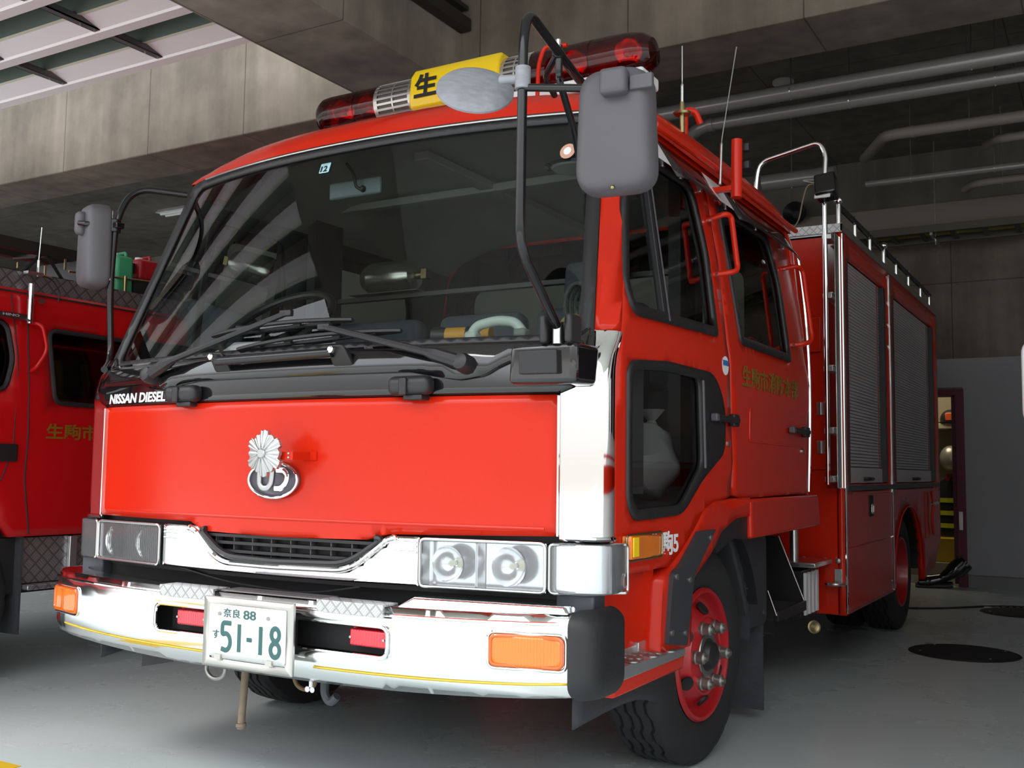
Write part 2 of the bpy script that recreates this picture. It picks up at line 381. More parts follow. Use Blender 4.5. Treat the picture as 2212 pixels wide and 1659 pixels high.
def floor_mat():
    m = mat('floor_epoxy', (.235, .262, .262), .26); n = m.node_tree.nodes; l = m.node_tree.links; b = n['Principled BSDF']
    co = n.new('ShaderNodeTexCoord'); t = n.new('ShaderNodeTexNoise'); t.inputs['Scale'].default_value = .9; t.inputs['Detail'].default_value = 9; t.inputs['Roughness'].default_value = .6; l.new(co.outputs['Object'], t.inputs[0])
    r = n.new('ShaderNodeValToRGB'); r.color_ramp.elements[0].position = .2; r.color_ramp.elements[0].color = (.50, .565, .56, 1); r.color_ramp.elements[1].position = .8; r.color_ramp.elements[1].color = (.56, .625, .62, 1); l.new(t.outputs[0], r.inputs[0])
    mp = n.new('ShaderNodeMapping'); mp.inputs['Rotation'].default_value = (0, 0, .6); mp.inputs['Scale'].default_value = (3, 30, 1); l.new(co.outputs['Object'], mp.inputs[0])
    t2 = n.new('ShaderNodeTexNoise'); t2.inputs['Scale'].default_value = 1.5; t2.inputs['Detail'].default_value = 8; l.new(mp.outputs[0], t2.inputs[0])
    r2 = n.new('ShaderNodeValToRGB'); r2.color_ramp.elements[0].position = .62; r2.color_ramp.elements[0].color = (0, 0, 0, 1); r2.color_ramp.elements[1].position = .78; r2.color_ramp.elements[1].color = (1, 1, 1, 1); l.new(t2.outputs[0], r2.inputs[0])
    x = n.new('ShaderNodeMix'); x.data_type = 'RGBA'; l.new(r2.outputs[0], x.inputs[0]); l.new(r.outputs[0], x.inputs[6]); x.inputs[7].default_value = (.60, .65, .645, 1); l.new(x.outputs[2], b.inputs['Base Color'])
    rr = n.new('ShaderNodeMapRange'); rr.inputs['To Min'].default_value = .18; rr.inputs['To Max'].default_value = .36; l.new(t.outputs[0], rr.inputs[0]); l.new(rr.outputs[0], b.inputs['Roughness'])
    bp = n.new('ShaderNodeBump'); bp.inputs['Strength'].default_value = .06; bp.inputs['Distance'].default_value = .01; l.new(t2.outputs[0], bp.inputs['Height']); l.new(bp.outputs[0], b.inputs['Normal'])
    return m
M['floor'] = floor_mat()
M['pave'] = mat('outdoor_pavement', (.52, .51, .49), .85, noise=.12, nscale=2)
struct('floor', MB().bx(-14, 12, -3.6, 8.5, -.12, 0), 'floor', smooth=False)
struct('floor_apron', MB().bx(-40, 40, -40, -3.6, -.14, -.005), 'pave', smooth=False)
# back wall with a door opening (x .25 .. 1.03)
yb = 8.42
struct('wall_back', MB().bx(-14, .25, yb, yb+.2, 0, 4.3).bx(1.10, 12, yb, yb+.2, 0, 4.3).bx(.25, 1.10, yb, yb+.2, 1.90, 4.3), M['conc'], smooth=False)
struct('trim_1', MB().bx(1.10, 12, yb-.012, yb, .12, 2.235).bx(-14, .19, yb-.012, yb, .12, 2.235).bx(.19, 1.10, yb-.012, yb, 1.95, 2.235), 'wallpaint', smooth=False)
struct('baseboard_back', MB().bx(1.115, 12, yb-.02, yb, 0, .115).bx(-14, .18, yb-.02, yb, 0, .115), 'base', smooth=False)
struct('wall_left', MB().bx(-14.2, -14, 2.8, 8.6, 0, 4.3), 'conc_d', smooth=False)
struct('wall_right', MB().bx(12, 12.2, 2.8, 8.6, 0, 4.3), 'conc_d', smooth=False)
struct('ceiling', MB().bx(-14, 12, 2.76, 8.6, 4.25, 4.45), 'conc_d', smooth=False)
struct('ceiling_porch', MB().bx(-1.9, 12, -2.6, 2.77, 4.12, 4.4), mat('porch_slab_bounce', (.50, .50, .47), .8, noise=.1), smooth=False)  # slab lightened to bounce light, drawn forward to hide sky from windshield reflections
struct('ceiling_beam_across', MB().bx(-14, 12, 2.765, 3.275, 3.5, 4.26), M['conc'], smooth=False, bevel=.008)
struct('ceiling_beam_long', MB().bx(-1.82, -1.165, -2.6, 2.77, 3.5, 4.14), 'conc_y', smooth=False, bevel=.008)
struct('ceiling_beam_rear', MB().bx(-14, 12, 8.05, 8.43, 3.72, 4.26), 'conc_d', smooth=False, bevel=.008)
# folded metal deck of the porch, ribs along x
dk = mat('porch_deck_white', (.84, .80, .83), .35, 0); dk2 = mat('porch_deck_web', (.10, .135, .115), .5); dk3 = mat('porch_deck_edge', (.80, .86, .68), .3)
def strips(name, segs, m):
    mb = MB()
    for k in range(8):
        y0 = 2.38-.52*k
        for (ya, za), (yc, zc) in segs: mb.add([(-14, y0-ya, za), (-1.83, y0-ya, za), (-1.83, y0-yc, zc), (-14, y0-yc, zc)], [(0, 1, 2, 3)])
    struct(name, mb, m, smooth=False, recalc=False)
strips('ceiling_deck', [((0, 4.02), (0, 3.965)), ((0, 3.965), (.085, 3.965)), ((.085, 3.965), (.095, 3.98)), ((.095, 3.98), (.235, 4.02)), ((.50, 4.16), (.52, 4.02))], dk)
strips('ceiling_deck_lips', [((.235, 4.02), (.275, 4.015)), ((.50, 4.10), (.508, 4.08))], dk3)
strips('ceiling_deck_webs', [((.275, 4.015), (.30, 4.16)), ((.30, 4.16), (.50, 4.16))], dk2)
dkm = mat('deck_tie_grey', (.13, .12, .13), .5, .4)
for k, x, lb in ((0, -3.42, 'dark steel tie under the porch deck, the lowest one nearest the long beam'), (0, -4.47, 'dark steel tie under the porch deck, lowest at the left edge'), (1, -3.43, 'dark steel tie under the porch deck, in the second row nearest the long beam'), (1, -4.47, 'dark steel tie under the porch deck, cut by the left edge of the picture'), (2, -3.43, 'dark steel tie under the porch deck, at the top left corner of the picture')):
    y0 = 2.38-.52*k
    b = MB().bx(x-.03, x+.03, y0-.54, y0-.09, 3.975, 3.985).bx(x-.03, x-.024, y0-.54, y0-.09, 3.975, 4.02).bx(x+.024, x+.03, y0-.54, y0-.09, 3.975, 4.02)
    o = thing('deck_tie', lb, 'steel tie', (x, y0-.33, 3.98), 'steel ties under the porch deck'); obj('channel', b, dkm, o, smooth=False)
    for yy in (y0-.11, y0-.22): obj('bolt', MB().cyl((x, yy, 3.965), (x, yy, 4.04), .008, seg=8), 'steel', o)
# steel track on the long beam
obj_ = obj('shutter_track', MB().bx(-1.16, -1.08, .2, 2.75, 3.86, 3.94).bx(-1.16, -1.10, .2, 2.75, 4.0, 4.03), mat('track_steel', (.05, .045, .04), .5, .6), None, bevel=.004, origin=(-1.12, 1.5, 3.9))
tag(obj_, 'dark steel shutter track fixed along the side of the concrete beam', 'track')
# pipes
grey = mat('duct_pipe_grey', (.26, .25, .25), .3, .2, .3); drab = mat('drab_pipe', (.22, .195, .17), .6)
def pipe(name, pts, r, m, label, hang=(), collars=(), fil=.12):
    o = thing(name, label, 'pipe', pts[0], None)
    obj('pipe_run', MB().tube(pts, r, fil, 20), m, o)
    for (x, y, z) in hang:
        obj('hanger', MB().cyl((x, y, z-r-.005), (x, y, 4.25), .005, seg=8).tube([(x, y-r-.006, z), (x, y, z+r+.006), (x, y+r+.006, z), (x, y, z-r-.006)], .004, .03, 6, closed=True), M['steel'], o)
    for a, b in collars: obj('collar', MB().cyl(a, b, r*1.12), m, o)
    return o
pipe('ceiling_pipe', [(-1.0, 4.07, 3.6), (6.4, 4.09, 3.6)], .052, grey, 'thick grey ceiling pipe nearest the concrete cross beam', [(.6, 4.07, 3.6), (1.7, 4.08, 3.6)])
pipe('ceiling_pipe', [(-1.1, 5.6, 3.62), (-.15, 4.43, 3.6), (6.4, 4.47, 3.6)], .048, grey, 'second thick grey ceiling pipe, ending in an elbow behind the cab antenna', [(.9, 4.43, 3.6), (1.8, 4.44, 3.6)], [((-.10, 4.43, 3.6), (-.06, 4.43, 3.6))])
pipe('ceiling_pipe', [(.62, 6.3, 3.75), (.98, 5.28, 3.6), (6.4, 5.36, 3.6)], .042, drab, 'brown ceiling pipe with a bent elbow above the rear body', [(1.55, 5.3, 3.6)], [((1.16, 5.285, 3.6), (1.18, 5.285, 3.6))])
pipe('ceiling_pipe', [(1.55, 6.4, 3.75), (1.70, 5.75, 3.6), (6.4, 5.8, 3.6)], .034, drab, 'short brown pipe elbow at the right edge of the picture')
pipe('ceiling_pipe', [(.577, 6.56, 3.6), (6.4, 6.56, 3.6)], .030, grey, 'thin shiny grey pipe below the brown elbow', [(.95, 6.56, 3.6), (1.6, 6.56, 3.6)], [((.62, 6.56, 3.6), (.64, 6.56, 3.6))])
pipe('ceiling_pipe', [(-.20, 6.12, 3.6), (.42, 6.12, 3.6)], .07, grey, 'short thick grey pipe behind the chrome handrail of the body', [(.05, 6.12, 3.6)], [((.28, 6.12, 3.6), (.33, 6.12, 3.6))], fil=.1)
pipe('ceiling_pipe', [(1.30, 7.2, 3.62), (1.42, 6.95, 3.6), (6.4, 6.97, 3.6)], .035, drab, 'brown pipe end under the thin shiny pipe, at the far right', [(1.62, 6.96, 3.6)])
0 and pipe('ceiling_pipe', [(.75, 6.6, 3.55), (.98, 7.6, 3.45), (.98, 8.0, 3.45)], .035, drab, 'sloping brown branch pipe running back from the thin shiny pipe')
o = obj('heat_detector', MB().lathe([(.085, 0), (.085, -.02), (.05, -.05), (.02, -.06)], (.15, 5.52, 4.25), (0, 0, 1)), mat('detector_white', (.40, .39, .36), .5), origin=(.15, 5.52, 4.25)); tag(o, 'round pale heat detector on the dark concrete ceiling', 'detector')
# wall items
o = thing('wall_speaker', 'small black round speaker high on the rear wall with two conduits', 'speaker', (-.38, 8.4, 3.75))
obj('horn', MB().lathe([(.05, 0), (.10, .10), (.12, .12), (.12, .14), (.04, .06)], (-.40, 8.03, 3.76), (0, -1, 0)), 'blackp', o)
obj('conduit', MB().cyl((-.46, 8.0, 3.58), (-.46, 8.0, 2.9), .012).cyl((-.38, 8.0, 3.58), (-.38, 8.0, 2.9), .012), drab, o)
t = thing('cable_tray', 'ladder cable tray hung along the rear wall under a beige beam', 'cable tray', (0, 7.7, 3.3))
trm = mat('cable_tray_steel', (.10, .09, .08), .5, .5)
obj('tray_rail', MB().bx(-6, 6.4, 7.45, 7.48, 3.32, 3.39), trm, t); obj('tray_rail', MB().bx(-6, 6.4, 7.93, 7.96, 3.32, 3.39), trm, t)
rb = MB()
for k in range(46): rb.bx(-5.9+k*.27, -5.86+k*.27, 7.47, 7.94, 3.335, 3.36)
obj('rungs', rb, trm, t)
obj('cables', MB().tube([(-6, 7.62, 3.37), (0, 7.64, 3.37), (6.3, 7.6, 3.37)], .018).tube([(-6, 7.75, 3.37), (6.3, 7.77, 3.37)], .022), mat('tray_cable', (.16, .15, .03), .5), t)
for x in (-1.2, .98, 3.2):
    obj('hanger_rod', MB().cyl((x, 7.7, 3.25), (x, 7.7, 4.25), .006, seg=8).bx(x-.012, x+.012, 7.42, 7.99, 3.285, 3.31), M['steel'], t)
o = obj('trim_2', MB().bx(-14, 12, 7.98, 8.06, 3.50, 3.72), mat('beige_channel', (.20, .17, .135), .6), smooth=False, bevel=.004); o['kind'] = 'structure'
# lights at the far left
for i, (y, lb) in enumerate(((6.1, 'white fluorescent fitting on the dark ceiling, the nearer of the pair'), (6.55, 'white fluorescent fitting on the dark ceiling, the farther of the pair'))):
    o = thing('fluorescent_fitting', lb, 'ceiling light', (-7.2, y, 4.25), 'fluorescent fittings on the ceiling')
    obj('housing', MB().hexa([(-7.8, y-.09, 4.2), (-6.6, y-.09, 4.2), (-6.6, y+.09, 4.2), (-7.8, y+.09, 4.2)], [(-7.8, y-.04, 4.25), (-6.6, y-.04, 4.25), (-6.6, y+.04, 4.25), (-7.8, y+.04, 4.25)]), M['white'], o)
    obj('tube', MB().cyl((-7.75, y-.04, 4.185), (-6.65, y-.04, 4.185), .016), M['white'], o); obj('tube', MB().cyl((-7.75, y+.04, 4.185), (-6.65, y+.04, 4.185), .016), M['white'], o)
# floor items
dm = mat('drain_cover_iron', (.02, .02, .024), .7, .2, noise=.5, nscale=60, bump=.5, bscale=90)
for (x, y, lb) in ((1.55, 4.32, 'round black drain cover on the floor beside the rear wheel'), (1.72, 6.6, 'round black drain cover farther back at the right edge')):
    t = thing('drain_cover', lb, 'drain cover', (x, y, 0), 'drain covers in the floor')
    obj('lid', MB().lathe([(.30, 0), (.30, .006), (.285, .009)], (x, y, 0), (0, 0, 1), 40), dm, t); obj('rim', MB().lathe([(.30, 0), (.305, .004), (.315, .004), (.32, 0)], (x, y, 0), (0, 0, 1), 40, cap=False), M['dark'], t)
    for a in (.6, 2.4, 3.6, 5.4): obj('screw', MB().cyl((x+.26*cos(a), y+.26*sin(a), .008), (x+.26*cos(a), y+.26*sin(a), .012), .007, seg=8), 'steel', t)
o = obj('floor_cable', MB().tube([(.3, 6.1, .008), (1.1, 6.40, .008), (1.5, 6.95, .008), (2.2, 7.05, .008), (4, 6.9, .008)], .008, .3, 8), 'blackp', origin=(1.1, 6.4, 0)); tag(o, 'thin black cable snaking across the floor by the far drain cover', 'cable')
mb = MB()
for k in range(60): mb.bx(1.44+k*.05, 1.465+k*.05, 6.82, 7.0, .001, .006)
mb.bx(1.4, 4.5, 6.80, 6.82, .001, .007).bx(1.4, 4.5, 7.0, 7.02, .001, .007)
o = obj('floor_grating', mb, 'nut', smooth=False, origin=(1.4, 6.9, 0)); tag(o, 'narrow steel grating let into the floor near the rear wall', 'grating')
o = obj('floor_line', MB().bx(-1.35, -1.02, -1.6, -.215, .0005, .002), mat('floor_yellow', (.62, .40, .02), .4), smooth=False); o['kind'] = 'structure'
# the changing room behind the door
dr = mat('door_frame_maroon', (.10, .008, .022), .5)
fr = struct('door_1', MB().bx(1.03, 1.11, yb-.04, yb+.22, 0, 1.93).bx(.18, .25, yb-.04, yb+.22, 0, 1.93).bx(.25, 1.03, yb-.04, yb+.22, 1.87, 1.93), dr, smooth=False, bevel=.004)
obj('door_leaf', MB().bx(.985, 1.03, yb+.05, yb+.10, .02, 1.87), dr, fr, smooth=False); obj('door_handle', MB().bx(1.045, 1.08, yb-.05, yb-.04, .55, .73), 'steel', fr, bevel=.003)
room = mat('changing_room_wall', (.33, .29, .20), .8)
struct('wall_changing_room', MB().bx(-1.2, 1.6, 10.2, 10.3, 0, 2.6).bx(-1.3, -1.2, yb+.2, 10.3, 0, 2.6).bx(1.6, 1.7, yb+.2, 10.3, 0, 2.6), room, smooth=False)
struct('floor_changing_room', MB().bx(-1.2, 1.6, 8.5, 10.2, -.1, 0), 'base', smooth=False)
struct('ceiling_changing_room', MB().bx(-1.2, 1.6, yb+.2, 10.2, 2.5, 2.6), room, smooth=False)
cl = bpy.data.lights.new('changing_room_lamp', 'AREA'); cl.energy = 9; cl.size = .8; cl.color = (1, .88, .62); clo = bpy.data.objects.new('changing_room_lamp', cl); COL.objects.link(clo); clo.location = (.5, 9.4, 2.45); clo['label'] = 'warm lamp on the changing room ceiling'; clo['category'] = 'lamp'
o = thing('locker_shelf', 'cream locker shelf above the hanging coats behind the door', 'shelf', (.85, 10.0, 1.62))
cm = mat('locker_cream', (.62, .60, .42), .5)
obj('board', MB().bx(-.3, 1.12, 9.75, 10.19, 1.60, 1.66), cm, o, bevel=.004); obj('side_panel', MB().bx(1.03, 1.09, 9.75, 10.19, 1.66, 2.15), cm, o, bevel=.004)
o = thing('fire_helmet', 'black helmet with orange badge on the locker shelf', 'helmet', (.84, 9.86, 1.66))
obj('shell', MB().sph((.80, 9.88, 1.705), .115, sc=(1, 1.1, 1)), 'blackp', o); obj('brim', MB().lathe([(.16, 0), (.165, .012), (.12, .02)], (.80, 9.88, 1.66), (0, 0, 1)), 'blackp', o); obj('badge', MB().box((.80, 9.745, 1.73), (.08, .02, .09)), mat('helmet_orange', (.75, .12, .02), .5), o, bevel=.01)
o = obj('silver_helmet', MB().sph((.80, 9.80, 1.27), .13, sc=(.9, .9, 1.1)), mat('helmet_silver', (.55, .53, .48), .3, .5), origin=(.80, 9.8, 1.1)); tag(o, 'silver white helmet hanging above the dark coat', 'helmet')
ct = thing('firefighter_coat', 'black firefighter coat with yellow bands hanging behind the door', 'coat', (.85, 9.9, .4))
vs = []; us = lin(0, 2*pi, 25); zs = [.42, .55, .7, .84, .95, 1.03, 1.07]
def coat(u, z): w = .24+.04*sin(5*u)*(1.1-z) if z < .95 else .24*(1.08-z)/.13+.03; return (.82+w*cos(u), 9.93+(.10+.02*cos(7*u))*sin(u), z)
obj('coat_body', MB().grid(coat, us, zs), mat('coat_black', (.012, .014, .02), .8), ct)
hv = mat('hi_vis_yellow', (.55, .60, .02), .5)
for z in (.50, .64, .78): obj('reflective_band', MB().grid(lambda u, v: tuple(a+b for a, b in zip(coat(u, v), (.006*cos(u), .012*sin(u), 0))), us, [z, z+.05]), hv, ct)
obj('collar', MB().grid(lambda u, v: (.82+(.10-(v-1.02)*.3)*cos(u), 9.90+.08*sin(u), v), us, [1.02, 1.06, 1.10]), mat('collar_red', (.35, .015, .02), .7), ct)
o = obj('yellow_bin', MB().hexa([(.62, 9.6, .14), (1.02, 9.6, .14), (1.02, 9.95, .14), (.62, 9.95, .14)], [(.58, 9.56, .40), (1.06, 9.56, .40), (1.06, 9.98, .40), (.58, 9.98, .40)]), mat('bin_yellow', (.62, .42, .02), .5), bevel=.01, origin=(.8, 9.8, .14)); tag(o, 'yellow crate standing below the coat behind the door', 'crate')
struct('trim_3', MB().bx(-1.1, 1.5, 9.45, 10.19, 0, .14), mat('step_beige', (.42, .38, .28), .6), smooth=False)
bt = thing('rubber_boots', 'pair of shiny black rubber boots lying on the floor by the door', 'boots', (.90, 8.55, 0))
def boot(dx, dy, name):
    pts = [(.72+dx, 8.20+dy, .045), (.80+dx, 8.24+dy, .06), (.92+dx, 8.29+dy, .09), (1.02+dx, 8.33+dy, .16), (1.10+dx, 8.36+dy, .24)]
    obj(name, MB().tube(pts, lambda t: .038+.035*t+.012*sin(t*9), .05, 16), mat('boot_rubber', (.008, .008, .009), .18, 0, .8), bt)
    obj('sole', MB().tube([(.70+dx, 8.20+dy, .015), (.85+dx, 8.26+dy, .015), (.98+dx, 8.31+dy, .02)], .035, .03, 12), 'rubber', bt)
boot(0, 0, 'boot'); boot(-.02, -.10, 'boot')
# ================================================================ the fire engine
T = thing('fire_engine', 'red crew cab fire engine with chrome bumper, red light bar and yellow roof sign', 'fire engine', (0, 2.8, 0))
def sm(a, b, x): t = max(0, min(1, (x-a)/(b-a))); return t*t*(3-2*t)
def xs(z): return 1.12 if z < 1.5 else 1.12-.112*(z-1.5)/.8
def rr(z): return .06+(.018-.06)*sm(1.35, 1.55, z)
def xg(z): return 1.025-.135*(z-1.5)
def fy(x, z):
    x = abs(x); lo = -.03+.09*(x/.985)**2; hi = .01+.37*(z-1.5)+.13*min(1, x/xg(z))**2.2+.85*max(0, x-xg(z)-.036); w = sm(1.32, 1.47, z)
    return lo*(1-w)+hi*w
def Fm(u, z, off=0):
    s = 1 if u >= 0 else -1; u = abs(u); X = xs(z); r = rr(z); xe = X-r; q = pi*r/2
    if u <= xe: x = u; y = fy(u, z); a = 0
    elif u <= xe+q: a = (u-xe)/r; x = xe+r*sin(a); y = fy(xe, z)+r*(1-cos(a))
    else: a = pi/2; x = X; y = fy(xe, z)+r+(u-xe-q)
    k = .37*sm(1.32, 1.47, z)*cos(a); n = sqrt(1+k*k)
    return (s*(x+off*sin(a)), y-off*cos(a)/n, z+off*k/n)
def ygap(z): return fy(xs(z)-rr(z), z)+rr(z)+.012
def ugap(z): X = xs(z); r = rr(z); return X-r+pi*r/2+.008
def SF(s):
    return lambda y, z, off=0: (s*(xs(z)+off), y, z)
ctr = .0
# --- hood (front access panel)
hood = [(-.98, .885), (-.42, .882), (-.36, .852), (0, .846), (.36, .852), (.44, .872), (.98, .885), (.985, .90), (.985, 1.295), (-.985, 1.295), (-.985, .90)]
hp = panel('hood_panel', hood, [], lambda u, v, o: Fm(u, v, o+.012), 'red', T, th=.02)
obj('hood_crease', MB().tube([Fm(u, .905, .010) for u in lin(-.95, .95, 30)], .006, .01, 8), 'red', hp)
# dark body behind all gaps
bk = MB()
bk.grid(lambda u, z: Fm(u, z, -.034), lin(-1.16, 1.16, 41), [.70, .86, 1.0, 1.2, 1.32, 1.40, 1.45])
obj('cab_front_shell', bk, 'dark', T)
# --- black cowl under the windshield
cowl = [(-.985, 1.298), (.985, 1.298), (1.03, 1.315), (1.065, 1.36), (1.075, 1.42), (1.066, 1.485), (1.04, 1.50), (.99, 1.452), (-.99, 1.452), (-1.04, 1.50), (-1.066, 1.485), (-1.075, 1.42), (-1.065, 1.36), (-1.03, 1.315)]
cw = panel('cowl_panel', rp(cowl, .015), [], lambda u, v, o: Fm(u, v, o+.008), 'black', T, th=.012)
# raised upper step of the cowl with a wavy lower edge
wave = [(-1.02, 1.375), (-.74, 1.375), (-.66, 1.352), (-.58, 1.345), (-.50, 1.365), (-.42, 1.372), (.50, 1.372), (.60, 1.355), (.68, 1.342), (.76, 1.355), (.83, 1.395), (.90, 1.41), (1.03, 1.41), (1.05, 1.452), (-1.04, 1.452)]
panel('cowl_upper', rp(wave, .02), [], lambda u, v, o: Fm(u, v, o+.022), 'black', T, th=.014)
text('lettering', 'NISSAN DIESEL', (-.965, -.595, 1.308, 1.345), Fm, 'whiteink', cw, bold=.03, shear=.15, off=.010)
# --- windshield, gasket, pillars
def edge(z, d): return xg(z)+d
def wsring(d, z0, z1, r):
    q = [(edge(z, d), z) for z in lin(z0, z1, 9)]; q += [(-a, z) for a, z in reversed(q)]
    q = [(a, z, r if i in (0, 8, 9, 17) else 0) for i, (a, z) in enumerate(q)]
    top = [p for p in q]
    return rp(top, 0, 6)
def crown(u, z): return z-.03*sm(1.9, 2.28, z)*(1-(abs(u)/.95)**2)*-1 if False else z
glass = wsring(-.012, 1.478, 2.232, .07)
panel('windshield', wsring(.0, 1.47, 2.245, .06), [], lambda u, v, o: Fm(u, v, o-.004), 'glass', T, th=0, step=.06)
panel('windshield_gasket', wsring(.034, 1.448, 2.275, .05), [glass], lambda u, v, o: Fm(u, v, o+.006), 'blackp', T, th=.012)
obj('windshield_top_strip', MB().tube([Fm(u, 2.262, .012) for u in lin(-.86, .90, 30)], .004, .01, 8), M['steel'], T)
for s in (1, -1):
    pil = [(s*edge(z, .036), z) for z in lin(1.492, 2.27, 8)]+[(s*ugap(z), z) for z in lin(2.27, 1.492, 8)]
    panel('windshield_pillar', pil, [], Fm, 'red', T, th=.02, out=(s*.5, -1, 0))
    ch = [(.992, .878), (.992, 1.298), (1.035, 1.315), (1.07, 1.36), (1.08, 1.42), (1.068, 1.485), (1.062, 1.488), (ugap(1.488), 1.488), (ugap(1.42), 1.42), (ugap(1.35), 1.35), (ugap(1.2), 1.2), (ugap(1.0), 1.0), (ugap(.878), .878)]
    panel('chrome_corner_panel', [(s*a, b) for a, b in ch], [], lambda u, v, o: Fm(u, v, o+.006), 'chrome', T, th=.0, out=(s*.5, -1, 0), step=.014, ang=180)
    obj('corner_edge_trim', MB().tube([Fm(s*.990, z, .012) for z in lin(.885, 1.292, 12)], .0045, .01, 8), 'chrome', T)
    obj('corner_base_trim', MB().tube([Fm(s*u, .878, .006) for u in lin(.995, ugap(.9), 12)], .008, .01, 8), 'chrome', T)
# --- roof
prof = [(0, 0), (.012, .035), (.04, .075), (.10, .12), (.20, .155), (.4, .19), (.8, .215), (1.3, .225), (1.7, .215), (1.95, .18), (2.06, .11), (2.10, 0)]
def roofpt(th, k):
    dy, h = prof[k]; c = cos(th); s = sin(th); w = .985+.035*min(1, dy/.15)**.7
    x = w*(1 if c >= 0 else -1)*abs(c)**.55; yf = fy(min(abs(x), .93), 2.27)
    y = yf+dy; t = sm(.6, 2.1, dy); y = y*(1-t)+(.37+dy)*t
    return (x, y, 2.268+h*max(0, s)**.55-.0)
ths = [pi*i/40 for i in range(41)]
vs = [roofpt(t, k) for k in range(len(prof)) for t in ths]; n = len(ths)
mb = MB().add(vs, [(j*n+i, j*n+i+1, (j+1)*n+i+1, (j+1)*n+i) for j in range(len(prof)-1) for i in range(n-1)])
rf = obj('roof', mb, 'red', T, ang=60)
for s in (1, -1): obj('drip_rail', MB().tube([(s*1.055, .62, 2.262), (s*1.065, 1.2, 2.264), (s*1.062, 2.40, 2.262)], .012, .1, 8), 'red', rf)
obj('headliner', MB().grid(lambda x, y: (x, y, 2.36-.16*(abs(x)/1.0)**5), lin(-1.0, 1.0, 17), lin(.62, 2.40, 9)), 'interior', T)
obj('headliner_rib', MB().bx(-.92, .92, 1.20, 1.25, 2.30, 2.335).bx(-.02, .05, .7, 2.3, 2.31, 2.345), mat('headliner_rib_grey', (.40, .40, .39), .7), T, bevel=.005)
